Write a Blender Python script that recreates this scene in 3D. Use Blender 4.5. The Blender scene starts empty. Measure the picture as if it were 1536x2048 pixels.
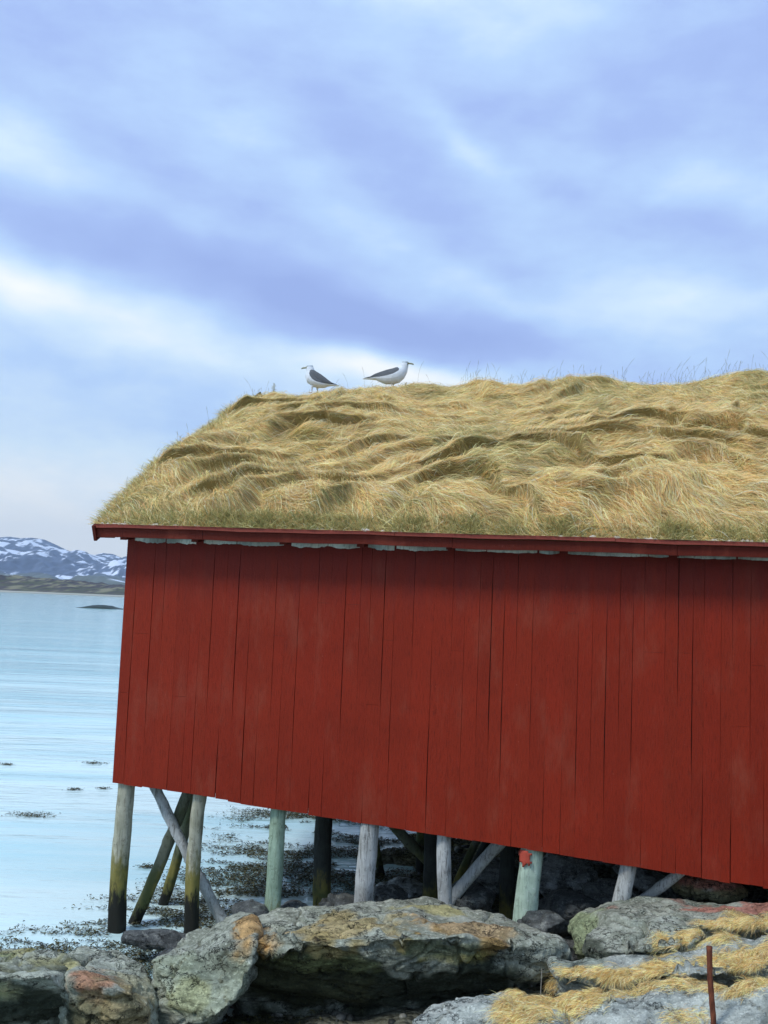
import bpy, bmesh, math, random
import numpy as np
from math import radians, sin, cos, tan, pi, atan2, sqrt
from mathutils import Matrix, Vector
from mathutils.geometry import convex_hull_2d
random.seed(7); RNG = np.random.default_rng(11)
sc = bpy.context.scene; COL = sc.collection

# ------------------------------------------------------------------ camera, world, sun, exposure
FPX, EYE, PITCH, ROLL = 2000.0, 3.4, 5.2, 2.3
cam_d = bpy.data.cameras.new('camera'); cam = bpy.data.objects.new('camera', cam_d); COL.objects.link(cam)
cam_d.sensor_fit = 'VERTICAL'; cam_d.sensor_height = 36.0; cam_d.sensor_width = 27.0
cam_d.lens = 36.0 * FPX / 2048; cam_d.clip_start = 0.1; cam_d.clip_end = 20000
cam.matrix_world = Matrix.Translation((0, 0, EYE)) @ Matrix.Rotation(radians(90 + PITCH), 4, 'X') @ Matrix.Rotation(radians(ROLL), 4, 'Z')
sc.camera = cam
sc.view_settings.view_transform = 'Standard'; sc.view_settings.look = 'None'
sc.view_settings.gamma = 1.0; sc.view_settings.use_curve_mapping = False
sc.view_settings.exposure = 0.6
SUN_EL, SUN_AZ = 48.0, -128.0         # azimuth from +Y, negative = to the left: behind the camera, to its left
sun_d = bpy.data.lights.new('sun', 'SUN'); sun = bpy.data.objects.new('sun', sun_d); COL.objects.link(sun)
sun_d.energy = 1.5; sun_d.angle = radians(14); sun_d.color = (1.0, 0.955, 0.88)
_sd = Vector((sin(radians(SUN_AZ)) * cos(radians(SUN_EL)), cos(radians(SUN_AZ)) * cos(radians(SUN_EL)), sin(radians(SUN_EL))))
sun.rotation_euler = _sd.to_track_quat('Z', 'Y').to_euler(); sun.location = (-10, -10, 20)

class NT:
    """tiny helper round a node tree"""
    def __init__(s, nt): s.nt = nt
    def n(s, t, **k):
        nd = s.nt.nodes.new(t)
        for a, b in k.items(): setattr(nd, a, b)
        return nd
    def put(s, sock, v):
        if isinstance(v, bpy.types.NodeSocket): s.nt.links.new(v, sock)
        elif v is not None: sock.default_value = v
    def m(s, op, a, b=None, c=None, clamp=False):
        nd = s.n('ShaderNodeMath', operation=op, use_clamp=clamp)
        for i, v in enumerate((a, b, c)): s.put(nd.inputs[i], v)
        return nd.outputs[0]
    def mix(s, f, a, b, mode='MIX'):
        nd = s.n('ShaderNodeMix', data_type='RGBA', blend_type=mode)
        s.put(nd.inputs[0], f)
        for i, v in ((6, a), (7, b)):
            if isinstance(v, tuple) and len(v) == 3: v = v + (1.0,)
            s.put(nd.inputs[i], v)
        return nd.outputs[2]
    def noise(s, vec, scale, detail=4, rough=0.55, dist=0.0, w=False):
        nd = s.n('ShaderNodeTexNoise'); s.put(nd.inputs['Vector'], vec)
        nd.inputs['Scale'].default_value = scale; nd.inputs['Detail'].default_value = detail
        nd.inputs['Roughness'].default_value = rough; nd.inputs['Distortion'].default_value = dist
        return nd.outputs['Color' if w else 'Fac']
    def ramp(s, f, stops, interp='LINEAR'):
        nd = s.n('ShaderNodeValToRGB'); cr = nd.color_ramp; cr.interpolation = interp
        while len(cr.elements) < len(stops): cr.elements.new(0.5)
        for e, (p, c) in zip(cr.elements, stops):
            e.position = p; e.color = (c + (1.0,)) if isinstance(c, tuple) else (c, c, c, 1.0)
        s.put(nd.inputs[0], f); return nd.outputs[0]
    def mapv(s, vec, scale=(1, 1, 1), rot=(0, 0, 0), loc=(0, 0, 0)):
        nd = s.n('ShaderNodeMapping'); s.put(nd.inputs[0], vec)
        nd.inputs['Scale'].default_value = scale; nd.inputs['Rotation'].default_value = rot; nd.inputs['Location'].default_value = loc
        return nd.outputs[0]
    def step(s, f, lo, hi):
        nd = s.n('ShaderNodeMapRange', interpolation_type='SMOOTHSTEP')
        s.put(nd.inputs[0], f); s.put(nd.inputs[1], lo); s.put(nd.inputs[2], hi); return nd.outputs[0]

def srgb(r, g, b):
    return tuple(((v / 255) / 12.92 if v / 255 <= 0.04045 else ((v / 255 + 0.055) / 1.055) ** 2.4) for v in (r, g, b))

# ---- cloudy sky: a Nishita sky almost covered by layered clouds laid out by direction (azimuth, elevation)
world = bpy.data.worlds.new('World'); sc.world = world; world.use_nodes = True
wt = NT(world.node_tree); world.node_tree.nodes.clear()
tc = wt.n('ShaderNodeTexCoord').outputs['Generated']
sep = wt.n('ShaderNodeSeparateXYZ'); wt.put(sep.inputs[0], tc)
az = wt.m('ARCTAN2', sep.outputs[0], sep.outputs[1]); el = wt.m('ARCSINE', sep.outputs[2])
ael = wt.m('ABSOLUTE', el)
cmb = wt.n('ShaderNodeCombineXYZ'); wt.put(cmb.inputs[0], az); wt.put(cmb.inputs[1], ael)
warp = wt.noise(cmb.outputs[0], 5.0, 3, 0.5, w=True)
wv = wt.n('ShaderNodeVectorMath', operation='MULTIPLY_ADD'); wt.put(wv.inputs[0], warp)
wv.inputs[1].default_value = (0.13, 0.07, 0); wt.put(wv.inputs[2], cmb.outputs[0])
off = wt.n('ShaderNodeVectorMath', operation='SUBTRACT'); wt.put(off.inputs[0], wv.outputs[0]); off.inputs[1].default_value = (0.065, 0.035, 0)
sw = wt.n('ShaderNodeSeparateXYZ'); wt.put(sw.inputs[0], off.outputs[0])
WA, WE = sw.outputs[0], sw.outputs[1]
def sky_blob(cx, cy, rx, ry, rot, amp, soft=2.0):
    """cx, cy etc. given in milliradians of azimuth and elevation"""
    c, s_ = cos(radians(rot)), sin(radians(rot))
    dx = wt.m('SUBTRACT', WA, cx / 1000); dy = wt.m('SUBTRACT', WE, cy / 1000)
    a = wt.m('ADD', wt.m('MULTIPLY', dx, c * 1000 / rx), wt.m('MULTIPLY', dy, s_ * 1000 / rx))
    b = wt.m('ADD', wt.m('MULTIPLY', dx, -s_ * 1000 / ry), wt.m('MULTIPLY', dy, c * 1000 / ry))
    r2 = wt.m('ADD', wt.m('MULTIPLY', a, a), wt.m('MULTIPLY', b, b))
    return wt.m('MULTIPLY', wt.m('POWER', 2.718, wt.m('MULTIPLY', r2, -1.0)), amp)
SKY_BLOBS = [  # az, el, half-length, half-height, tilt, brightness change
    (-230, 315, 230, 42, -14, -0.34), (-60, 288, 160, 32, -14, -0.36), (55, 272, 130, 22, -8, -0.34), (-190, 400, 200, 35, -12, -0.25),
    (-20, 420, 150, 35, -30, -0.20), (330, 500, 240, 50, 8, -0.28), (250, 380, 190, 30, -10, -0.20), (-340, 520, 200, 60, 10, -0.16),
    (-385, 395, 80, 40, -8, 0.32), (30, 345, 130, 20, -24, 0.18), (-80, 375, 60, 20, -10, 0.10), (60, 450, 60, 16, -35, 0.20),
    (-365, 278, 105, 24, -14, 0.44), (-250, 250, 95, 30, -12, 0.16), (-150, 225, 140, 40, -6, 0.12), (-10, 228, 85, 22, -6, 0.60), (80, 220, 90, 14, -3, 0.26),
    (290, 300, 120, 26, 0, 0.24), (330, 400, 120, 20, -15, 0.16), (-300, 215, 140, 12, 0, -0.06), (-330, 120, 260, 60, 0, 0.20), (-320, 40, 300, 60, 0, 0.50), (-100, 600, 300, 40, -5, 0.16)]
tot = None
for bl in SKY_BLOBS:
    g = sky_blob(*bl); tot = g if tot is None else wt.m('ADD', tot, g)
st = wt.mapv(cmb.outputs[0], (1, 2.4, 1), (0, 0, radians(14)))
n1 = wt.noise(st, 4.0, 5, 0.5); n2 = wt.noise(st, 13.0, 8, 0.62)
tot = wt.m('ADD', tot, wt.m('MULTIPLY_ADD', n1, 0.75, -0.375))
tot = wt.m('ADD', tot, wt.m('MULTIPLY_ADD', n2, 0.36, -0.18))
bri = wt.m('ADD', tot, 0.50, clamp=True)
cloud = wt.ramp(bri, [(0.0, srgb(152, 174, 230)), (0.28, srgb(164, 188, 240)), (0.50, srgb(182, 211, 250)), (0.72, srgb(212, 234, 253)), (1.0, srgb(250, 254, 255))])
sky = wt.n('ShaderNodeTexSky', sky_type='NISHITA', sun_disc=False)
sky.sun_elevation = radians(SUN_EL); sky.sun_rotation = radians(SUN_AZ)
skc = wt.n('ShaderNodeVectorMath', operation='SCALE'); wt.put(skc.inputs[0], sky.outputs[0]); skc.inputs[3].default_value = 0.10
SKYGAIN = 0.74
clg = wt.n('ShaderNodeVectorMath', operation='SCALE'); wt.put(clg.inputs[0], cloud); clg.inputs[3].default_value = SKYGAIN
bg = wt.n('ShaderNodeBackground'); wt.put(bg.inputs[0], wt.mix(0.97, skc.outputs[0], clg.outputs[0])); bg.inputs[1].default_value = 1.0
wo = wt.n('ShaderNodeOutputWorld'); wt.nt.links.new(bg.outputs[0], wo.inputs[0])

# ------------------------------------------------------------------ measuring helpers (pixel of the 1536 x 2048 photo -> point in the place)
_a, _r = radians(90 + PITCH), radians(ROLL)
CM = np.array([[1, 0, 0], [0, cos(_a), -sin(_a)], [0, sin(_a), cos(_a)]]) @ np.array([[cos(_r), -sin(_r), 0], [sin(_r), cos(_r), 0], [0, 0, 1]])
O3 = np.array([0, 0, EYE])
def ray(px, py): return CM @ np.array([(px - 768) / FPX, -(py - 1024) / FPX, -1.0])
def P(px, py, Y):
    d = ray(px, py); return O3 + d * (Y / d[1])
YAW = radians(10.07)
BU = np.array([cos(YAW), -sin(YAW), 0]); BV = np.array([sin(YAW), cos(YAW), 0]); BC = P(225, 1565, 10.3); BC0 = np.array([BC[0], BC[1], 0.0])
def loc(px, py, v):
    """pixel -> building coordinates (u, v, z) on the plane at depth v behind the front wall"""
    d = ray(px, py); t = ((BC - O3) @ BV + v) / (d @ BV); p = O3 + d * t
    return ((p - BC) @ BU, v, p[2])
def b2w(p): return BC0 + BU * p[0] + BV * p[1] + np.array([0, 0, p[2]])

# ------------------------------------------------------------------ numpy noise
def _h(ix, iy, iz, seed):
    h = (ix.astype(np.int64) * 374761393 + iy.astype(np.int64) * 668265263 + iz.astype(np.int64) * 2147483647 + seed * 974711) & 0xFFFFFFFF
    h = ((h ^ (h >> 13)) * 1274126177) & 0xFFFFFFFF
    h = ((h ^ (h >> 15)) * 2246822519) & 0xFFFFFFFF
    return ((h ^ (h >> 16)) & 0xFFFFFF) / float(0xFFFFFF)
def vnoise(p, seed=0):
    i = np.floor(p).astype(np.int64); f = p - i; f = f * f * f * (f * (f * 6 - 15) + 10)
    r = 0
    for dx in (0, 1):
        for dy in (0, 1):
            for dz in (0, 1):
                w = (f[:, 0] if dx else 1 - f[:, 0]) * (f[:, 1] if dy else 1 - f[:, 1]) * (f[:, 2] if dz else 1 - f[:, 2])
                r = r + w * _h(i[:, 0] + dx, i[:, 1] + dy, i[:, 2] + dz, seed)
    return r * 2 - 1
def fbm(p, seed=0, octv=4, gain=0.5):
    a, r, p = 1.0, 0, np.array(p, float)
    for k in range(octv): r = r + a * vnoise(p, seed + k * 17); p = p * 2.03 + 5.3; a *= gain
    return r
def p3(x, y, z=0.0): return np.stack([x, y, np.broadcast_to(z, np.shape(x))], -1).reshape(-1, 3).astype(float)
def sst(x, a, b):
    t = np.clip((x - a) / (b - a), 0, 1); return t * t * (3 - 2 * t)

# ------------------------------------------------------------------ object helpers
def tag(o, label=None, cat=None, group=None, kind=None):
    for k, v in (('label', label), ('category', cat), ('group', group), ('kind', kind)):
        if v: o[k] = v
    return o
def empty(name, loc=(0, 0, 0), rz=0.0):
    o = bpy.data.objects.new(name, None); COL.objects.link(o); o.location = loc; o.rotation_euler = (0, 0, rz); o.empty_display_size = 0.3
    return o
def link(name, me, mat, parent=None, smooth=False):
    o = bpy.data.objects.new(name, me); COL.objects.link(o)
    if mat: me.materials.append(mat)
    if parent: o.parent = parent
    if smooth: me.shade_smooth()
    return o
def np_mesh(name, V, Fq, col=None):
    """V (n,3), Fq (m,4) or (m,3)"""
    me = bpy.data.meshes.new(name); V = np.ascontiguousarray(V, np.float32); Fq = np.ascontiguousarray(Fq, np.int32)
    k = Fq.shape[1]; me.vertices.add(len(V)); me.vertices.foreach_set('co', V.ravel())
    me.loops.add(Fq.size); me.loops.foreach_set('vertex_index', Fq.ravel())
    me.polygons.add(len(Fq)); me.polygons.foreach_set('loop_start', np.arange(0, Fq.size, k, dtype=np.int32))
    me.update(calc_edges=True)
    if col is not None:
        at = me.color_attributes.new('Col', 'FLOAT_COLOR', 'POINT')
        c4 = np.ones((len(V), 4), np.float32); c4[:, :3] = col; at.data.foreach_set('color', c4.ravel())
    return me
def grid(nu, nv):
    a = np.arange(nu * nv).reshape(nv, nu)
    return np.stack([a[:-1, :-1], a[:-1, 1:], a[1:, 1:], a[1:, :-1]], -1).reshape(-1, 4)
def bm_obj(name, bm, mat, parent=None, smooth=False, bevel=0.0):
    me = bpy.data.meshes.new(name)
    bmesh.ops.recalc_face_normals(bm, faces=bm.faces)
    if bevel > 0: bmesh.ops.bevel(bm, geom=list(bm.edges), offset=bevel, segments=1, affect='EDGES', clamp_overlap=True)
    bm.to_mesh(me); bm.free(); return link(name, me, mat, parent, smooth)
def add_box(bm, x0, x1, y0, y1, z0, z1):
    vs = [bm.verts.new(p) for p in ((x0, y0, z0), (x1, y0, z0), (x1, y1, z0), (x0, y1, z0), (x0, y0, z1), (x1, y0, z1), (x1, y1, z1), (x0, y1, z1))]
    for f in ((0, 3, 2, 1), (4, 5, 6, 7), (0, 1, 5, 4), (1, 2, 6, 5), (2, 3, 7, 6), (3, 0, 4, 7)): bm.faces.new([vs[i] for i in f])
    return vs
def add_prism(bm, pts, axis_vec):
    """closed polygon of points extruded by axis_vec"""
    a = [bm.verts.new(p) for p in pts]; b = [bm.verts.new(tuple(np.array(p) + np.array(axis_vec))) for p in pts]
    bm.faces.new(a[::-1]); bm.faces.new(b)
    for i in range(len(a)):
        j = (i + 1) % len(a); bm.faces.new((a[i], a[j], b[j], b[i]))
def ribbons(pts, wid, side, col):
    """pts (N,K,3), wid (N,K), side (N,3) or (N,K,3), col (N,3)"""
    N, K, _ = pts.shape
    if side.ndim == 2: side = side[:, None, :]
    off = side * wid[..., None] * 0.5
    V = np.stack([pts - off, pts + off], 2).reshape(-1, 3)
    b = (np.arange(N)[:, None] * K + np.arange(K - 1)[None]) * 2
    Fq = np.stack([b, b + 1, b + 3, b + 2], -1).reshape(-1, 4)
    c = np.repeat(col, K * 2, 0) if col.ndim == 2 else np.repeat(col.reshape(-1, 3), 2, 0)
    return V, Fq, c

# ------------------------------------------------------------------ materials
def new_mat(name):
    m = bpy.data.materials.new(name); m.use_nodes = True; t = NT(m.node_tree); m.node_tree.nodes.clear()
    o = t.n('ShaderNodeOutputMaterial'); b = t.n('ShaderNodeBsdfPrincipled'); t.nt.links.new(b.outputs[0], o.inputs[0])
    b.inputs['Specular IOR Level'].default_value = 0.3
    return m, t, b, o
def bump(t, b, h, strength=0.5, dist=0.01):
    n = t.n('ShaderNodeBump'); n.inputs['Strength'].default_value = strength; n.inputs['Distance'].default_value = dist
    t.put(n.inputs['Height'], h); t.put(b.inputs['Normal'], n.outputs[0]); return n
def obj_co(t): return t.n('ShaderNodeTexCoord').outputs['Object']

def mat_strand(name, rough=0.7, trans=0.32):
    m, t, b, o = new_mat(name)
    a = t.n('ShaderNodeAttribute', attribute_name='Col'); t.put(b.inputs['Base Color'], a.outputs['Color'])
    b.inputs['Roughness'].default_value = rough; b.inputs['Specular IOR Level'].default_value = 0.2
    tr = t.n('ShaderNodeBsdfTranslucent'); t.put(tr.inputs[0], a.outputs['Color'])
    mx = t.n('ShaderNodeMixShader'); mx.inputs[0].default_value = trans
    t.nt.links.new(b.outputs[0], mx.inputs[1]); t.nt.links.new(tr.outputs[0], mx.inputs[2]); t.nt.links.new(mx.outputs[0], o.inputs[0])
    return m
M_GRASS = mat_strand('dry_grass')
M_WEED = mat_strand('rockweed', 0.35, 0.1)

def mat_red(name, plank=False, tone=1.0, col=None):
    m, t, b, o = new_mat(name); co = obj_co(t)
    a = col or srgb(136, 40, 20)
    fine = t.noise(t.mapv(co, (30, 30, 3)), 3.0, 5, 0.7)
    big = t.noise(co, 1.1, 4, 0.6, 0.6)
    base = t.mix(big, tuple(v * 0.74 * tone for v in a), tuple(v * 1.22 * tone for v in a))
    base = t.mix(t.step(fine, 0.45, 0.85), base, tuple(v * 0.45 for v in a))
    fade = t.step(t.noise(t.mapv(co, (2.0, 2.0, 0.7)), 1.6, 5, 0.65), 0.50, 0.72)
    base = t.mix(t.m('MULTIPLY', fade, 0.55), base, srgb(140, 66, 48))
    spk = t.step(t.noise(co, 90, 3, 0.6), 0.60, 0.70)
    base = t.mix(t.m('MULTIPLY', spk, 0.5), base, srgb(60, 22, 22))
    spk2 = t.step(t.noise(t.mapv(co, (1, 1, 0.5)), 60, 3, 0.6), 0.68, 0.76)
    base = t.mix(t.m('MULTIPLY', spk2, 0.35), base, srgb(176, 112, 92))
    if plank:
        at = t.n('ShaderNodeAttribute', attribute_name='Col')
        base = t.mix(1.0, base, at.outputs['Color'], 'MULTIPLY')
        # eave shade and grime painted into the upper planks, breaking into runs below
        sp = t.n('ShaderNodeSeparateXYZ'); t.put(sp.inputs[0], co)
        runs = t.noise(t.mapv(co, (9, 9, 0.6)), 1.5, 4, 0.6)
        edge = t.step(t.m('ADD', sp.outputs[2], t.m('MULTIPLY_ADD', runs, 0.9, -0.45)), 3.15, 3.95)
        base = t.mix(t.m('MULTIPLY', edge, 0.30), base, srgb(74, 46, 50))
    t.put(b.inputs['Base Color'], base); b.inputs['Roughness'].default_value = 0.75; b.inputs['Specular IOR Level'].default_value = 0.2
    h = t.m('ADD', t.m('MULTIPLY', fine, 0.7), t.m('MULTIPLY', t.noise(co, 55, 4, 0.6), 0.6))
    bump(t, b, h, 0.8, 0.006); return m
M_RED = mat_red('red_paint', False, 1.0, srgb(100, 36, 24)); M_WALL = mat_red('red_plank_paint', True); M_REDPINK = mat_red('pale_red_paint', False, 1.0, srgb(146, 72, 60))  # the turf board gets a paler red than the boards around it

def mat_wood(name, ca, cb, cc, amt=0.5, zw=(0, 0), patch=None):
    """ca main, cb variation, cc cracks; zw tidal stain between the two heights"""
    m, t, b, o = new_mat(name)
    g = t.n('ShaderNodeNewGeometry').outputs['Position']; co = obj_co(t)
    fib = t.noise(t.mapv(co, (20, 20, 2.2)), 2.2, 8, 0.75, 0.6)
    blot = t.noise(co, 3.2, 4, 0.6)
    base = t.mix(t.step(blot, 0.35, 0.68), ca, cb)
    base = t.mix(t.m('MULTIPLY', t.step(fib, 0.48, 0.66), amt), base, cc); base = t.mix(t.m('MULTIPLY', t.step(t.noise(co, 17, 6, 0.75), 0.55, 0.68), 0.6), base, cc); base = t.mix(t.m('MULTIPLY', t.step(t.noise(co, 28, 4, 0.65), 0.58, 0.7), 0.35), base, tuple(min(0.8, v * 1.5) for v in ca))
    if zw != (0, 0):
        sp = t.n('ShaderNodeSeparateXYZ'); t.put(sp.inputs[0], g)
        zz = t.m('ADD', sp.outputs[2], t.m('MULTIPLY_ADD', t.noise(t.mapv(g, (14, 14, 3.5)), 1.5, 6, 0.75), 0.85, -0.42))
        base = t.mix(t.m('SUBTRACT', 1.0, t.step(zz, zw[1] - 0.05, zw[1] + 0.22)), base, t.mix(t.step(blot, 0.4, 0.6), srgb(126, 118, 62), srgb(84, 90, 54)))
        base = t.mix(t.m('SUBTRACT', 1.0, t.step(zz, zw[0] - 0.08, zw[0] + 0.12)), base, srgb(30, 31, 26))
    t.put(b.inputs['Base Color'], base); b.inputs['Roughness'].default_value = 0.85
    bump(t, b, t.m('ADD', fib, t.m('MULTIPLY', t.noise(co, 40, 4, 0.6), 0.4)), 0.7, 0.008); return m
M_GREY = mat_wood('weathered_grey_pole', srgb(186, 184, 164), srgb(150, 150, 128), srgb(88, 84, 70), 0.7, (0.40, 0.66))
M_GREYDRY = mat_wood('bleached_pole', srgb(188, 192, 190), srgb(158, 160, 156), srgb(88, 86, 82), 0.85)
M_OLIVE = mat_wood('algae_pole', srgb(112, 116, 100), srgb(88, 94, 66), srgb(46, 46, 36), 0.7, (0.16, 0.50))
M_GREEN = mat_wood('old_green_paint_pole', srgb(160, 184, 162), srgb(134, 156, 134), srgb(84, 96, 80), 0.7, (-0.3, 0.30))
M_GREENDRY = mat_wood('pale_green_pole', srgb(192, 214, 194), srgb(164, 186, 166), srgb(98, 112, 98), 0.65)
M_DARK = mat_wood('dark_tarred_pole', srgb(62, 66, 62), srgb(48, 50, 46), srgb(26, 26, 24), 0.5, (0.1, 0.3))
M_PLANK = mat_wood('raw_board', srgb(120, 110, 92), srgb(92, 84, 70), srgb(50, 46, 38), 0.5)
M_BARK = mat_wood('birch_bark', srgb(240, 238, 222), srgb(172, 180, 172), srgb(90, 92, 84), 0.5)
M_STONEW = mat_wood('pale_turf_edge', srgb(206, 196, 182), srgb(160, 148, 130), srgb(92, 80, 62), 0.6)

# ------------------------------------------------------------------ boathouse
Z_EAVE = 3.945; EAVE_V = -0.30; VR = 4.95; TANR = 0.492; AR = math.atan(TANR); BLEN = 11.0; U0, U1 = -0.205, BLEN + 0.3
house = empty('boathouse', tuple(BC0), -YAW)
tag(house, 'red plank boathouse with a shaggy straw-coloured sod roof, standing on wooden piles at the shore', 'boathouse')
def skirt(u): return 1.49 - 0.0745 * u - 0.0012 * u * u * 0.5

# front wall: individual planks in one mesh
def plank_wall(name, length, bottom, top, parent, vdir=1, seed=3):
    rr = random.Random(seed); V, Fq, C = [], [], []
    u = 0.0; drop = 0.0
    while u < length:
        w = rr.choice((0.10, 0.12, 0.13, 0.14, 0.15, 0.16, 0.19)); w = min(w, length - u)
        x0, x1 = u, u + w; gmax = rr.choice((0.003, 0.004, 0.005, 0.006, 0.008, 0.009)); gph = rr.uniform(0, 6)
        lean = rr.uniform(-0.003, 0.003)
        if rr.random() < 0.22: drop = rr.uniform(-0.015, 0.012)
        zb = bottom(u + w / 2) + drop * 0.6 + rr.uniform(-0.004, 0.004); zt = top(u + w / 2)
        slope = (bottom(u + w) - bottom(u)) * rr.uniform(0.6, 1.1)
        cuts = [zb]
        if rr.random() < 0.22: cuts.append(rr.choice((2.98, 3.04, 3.3, 2.4, 3.36)) + rr.uniform(-0.02, 0.02))
        cuts = [c for c in cuts if c < zt - 0.3]; cuts.append(zt)
        for a, bb in zip(cuts[:-1], cuts[1:]):
            y = rr.uniform(-0.001, 0.001); yb = y - rr.uniform(-0.0005, 0.0015); tint = rr.uniform(0.95, 1.05); warm = rr.uniform(0.95, 1.05)
            za = a + (0.002 if a != cuts[0] else 0); e = slope if a == cuts[0] else 0
            ns = max(2, int((bb - za) / 0.35)); rows = []
            for k in range(ns + 1):
                f = k / ns; zz = za + (bb - za) * f; yy = yb * (1 - f) + y * f; op = min(1, max(0.0, 0.28 + 0.8 * sin(zz * 1.9 + gph) + 0.4 * sin(zz * 6.3 + gph * 2))); j0, j1 = 0.0, -gmax * op
                el_ = e * (1 - f) if k == 0 else 0
                n0 = len(V)
                V += [(x0 + j0, yy * vdir, zz - el_ / 2), (x0 + 0.0002 + j0, (yy - 0.0002) * vdir, zz - el_ / 2), (x1 - 0.0002 + j1, (yy - 0.0002) * vdir, zz + el_ / 2), (x1 + j1, yy * vdir, zz + el_ / 2),
                      (x1 + j1, (yy + 0.022) * vdir, zz + el_ / 2), (x0 + j0, (yy + 0.022) * vdir, zz - el_ / 2)]
                C += [(tint, tint * warm, tint * warm)] * 6; rows.append(n0)
            for r0, r1 in zip(rows[:-1], rows[1:]):
                for q in range(6): Fq.append((r0 + q, r0 + (q + 1) % 6, r1 + (q + 1) % 6, r1 + q))
            for r in (rows[0], rows[-1]): Fq.append((r, r + 1, r + 4, r + 5)); Fq.append((r + 1, r + 2, r + 3, r + 4))
        u += w
    me = np_mesh(name, np.array(V), np.array(Fq), np.array(C)); me.shade_flat()
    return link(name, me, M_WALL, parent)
TOPZ = 3.965
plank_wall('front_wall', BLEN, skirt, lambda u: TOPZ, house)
bm = bmesh.new(); add_prism(bm, [(0.02, 0.032, skirt(0) + 0.05), (BLEN - 0.02, 0.032, skirt(BLEN) + 0.05), (BLEN - 0.02, 0.032, 3.9), (0.02, 0.032, 3.9)], (0, 0.038, 0)); bm_obj('wall_sheathing', bm, M_DARK, house)
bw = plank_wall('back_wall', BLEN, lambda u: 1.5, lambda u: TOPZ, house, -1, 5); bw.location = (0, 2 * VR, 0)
for nm, uu, sgn in (('gable_wall', 0.0, 1), ('gable_wall', BLEN, -1)):
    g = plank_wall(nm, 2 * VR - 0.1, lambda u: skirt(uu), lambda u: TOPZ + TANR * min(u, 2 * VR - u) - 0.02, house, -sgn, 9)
    g.rotation_euler = (0, 0, pi / 2); g.location = (uu + (0.024 if sgn > 0 else -0.024), 0.05, 0)
bm = bmesh.new(); add_box(bm, 0.05, BLEN - 0.05, 0.08, 2 * VR - 0.08, 1.76, 1.82); bm_obj('floor', bm, M_PLANK, house)
for k in range(6):
    bm = bmesh.new(); vv = 0.35 + k * 1.75; add_box(bm, 0.06, BLEN - 0.06, vv, vv + 0.16, 1.56, 1.757); bm_obj('floor_beam', bm, M_DARK, house)

# roof deck, rafter tails, fascia, barge boards
def zdeck(v): return Z_EAVE + 0.045 + TANR * ((v - EAVE_V) if v <= VR else (2 * VR - EAVE_V - v - 0.0))
bm = bmesh.new(); vb = 2 * VR - EAVE_V
pr = [(U0, EAVE_V + 0.035, Z_EAVE + 0.03), (U0, VR - 0.25, zdeck(VR) - 0.153), (U0, VR + 0.25, zdeck(VR) - 0.153), (U0, vb - 0.035, Z_EAVE + 0.03), (U0, vb - 0.035, Z_EAVE + 0.075), (U0, VR + 0.35, zdeck(VR) - 0.142), (U0, VR - 0.35, zdeck(VR) - 0.142), (U0, EAVE_V + 0.035, Z_EAVE + 0.075)]
add_prism(bm, pr, (U1 - U0, 0, 0)); bm_obj('roof_deck', bm, M_PLANK, house)
raf = [loc(x, 1080, -0.02)[0] for x in (405, 578, 730, 905, 1128)]
raf = [0.06] + raf + [raf[-1] + (k + 1) * 1.0 for k in range(5)]
for u in raf:
    if u > BLEN: continue
    bm = bmesh.new()
    z0 = Z_EAVE + 0.028
    add_prism(bm, [(u - 0.035, EAVE_V + 0.06, z0 - 0.045), (u - 0.035, -0.012, z0 - 0.045 + 0.03), (u - 0.035, -0.012, z0 + TANR * 0.26), (u - 0.035, EAVE_V + 0.06, z0 + TANR * 0.03)], (0.07, 0, 0))
    bm_obj('rafter_tail', bm, M_RED, house)
# fascia in two boards, each of several lengths butted together
def board_run(name, mat, v0, v1, z0, z1, joints, tilt=0.0):
    rr = random.Random(hash(name) & 7); 
    for a, b_ in zip(joints[:-1], joints[1:]):
        bm = bmesh.new(); dz = rr.uniform(-0.004, 0.004); n = max(2, int((b_ - a) / 0.25)); prev = None
        for k in range(n + 1):
            u = a + 0.002 + (b_ - a - 0.004) * k / n; w = 0.004 * sin(u * 3.1) + 0.003 * sin(u * 7.7 + 1) + dz
            q = [bm.verts.new(p) for p in ((u, v0 + tilt, z0 + w), (u, v1 + tilt, z0 + w), (u, v1, z1 + w), (u, v0, z1 + w))]
            if prev:
                for i in range(4): bm.faces.new((prev[i], prev[(i + 1) % 4], q[(i + 1) % 4], q[i]))
            else: bm.faces.new(q)
            prev = q
        bm.faces.new(prev[::-1]); bm_obj(name, bm, mat, house)
J = [U0, loc(405, 1060, -.3)[0], loc(905, 1070, -.3)[0], loc(1355, 1080, -.3)[0], 8.6, U1]
board_run('fascia_board', M_RED, EAVE_V, EAVE_V + 0.028, Z_EAVE, Z_EAVE + 0.092, J, 0.012)
board_run('turf_board', M_REDPINK, EAVE_V - 0.03, EAVE_V + 0.034, Z_EAVE + 0.094, Z_EAVE + 0.130, [U0] + [j - 0.55 for j in J[2:-1]] + [U1])
for uu in (U0 - 0.03, U1):
    for sgn in (1, -1):
        c_, s_ = cos(AR), sin(AR); pts = []
        for (a, h_) in ((-0.02, -0.055), (-0.02, 0.105), (5.82, 0.105), (5.82, -0.055)):
            pts.append((a * c_ - h_ * s_ + EAVE_V + 0.01, a * s_ + h_ * c_ + Z_EAVE + 0.02))
        VB = VR - 1.0; pts[2] = (VB, pts[2][1] + (VB - pts[2][0]) * TANR); pts[3] = (VB, pts[3][1] + (VB - pts[3][0]) * TANR)
        if sgn < 0: pts = [(2 * VR - v, z) for v, z in pts]
        bm = bmesh.new(); add_prism(bm, [(uu, v, z) for v, z in pts], (0.03, 0, 0)); bm_obj('barge_board', bm, M_RED, house)
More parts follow.
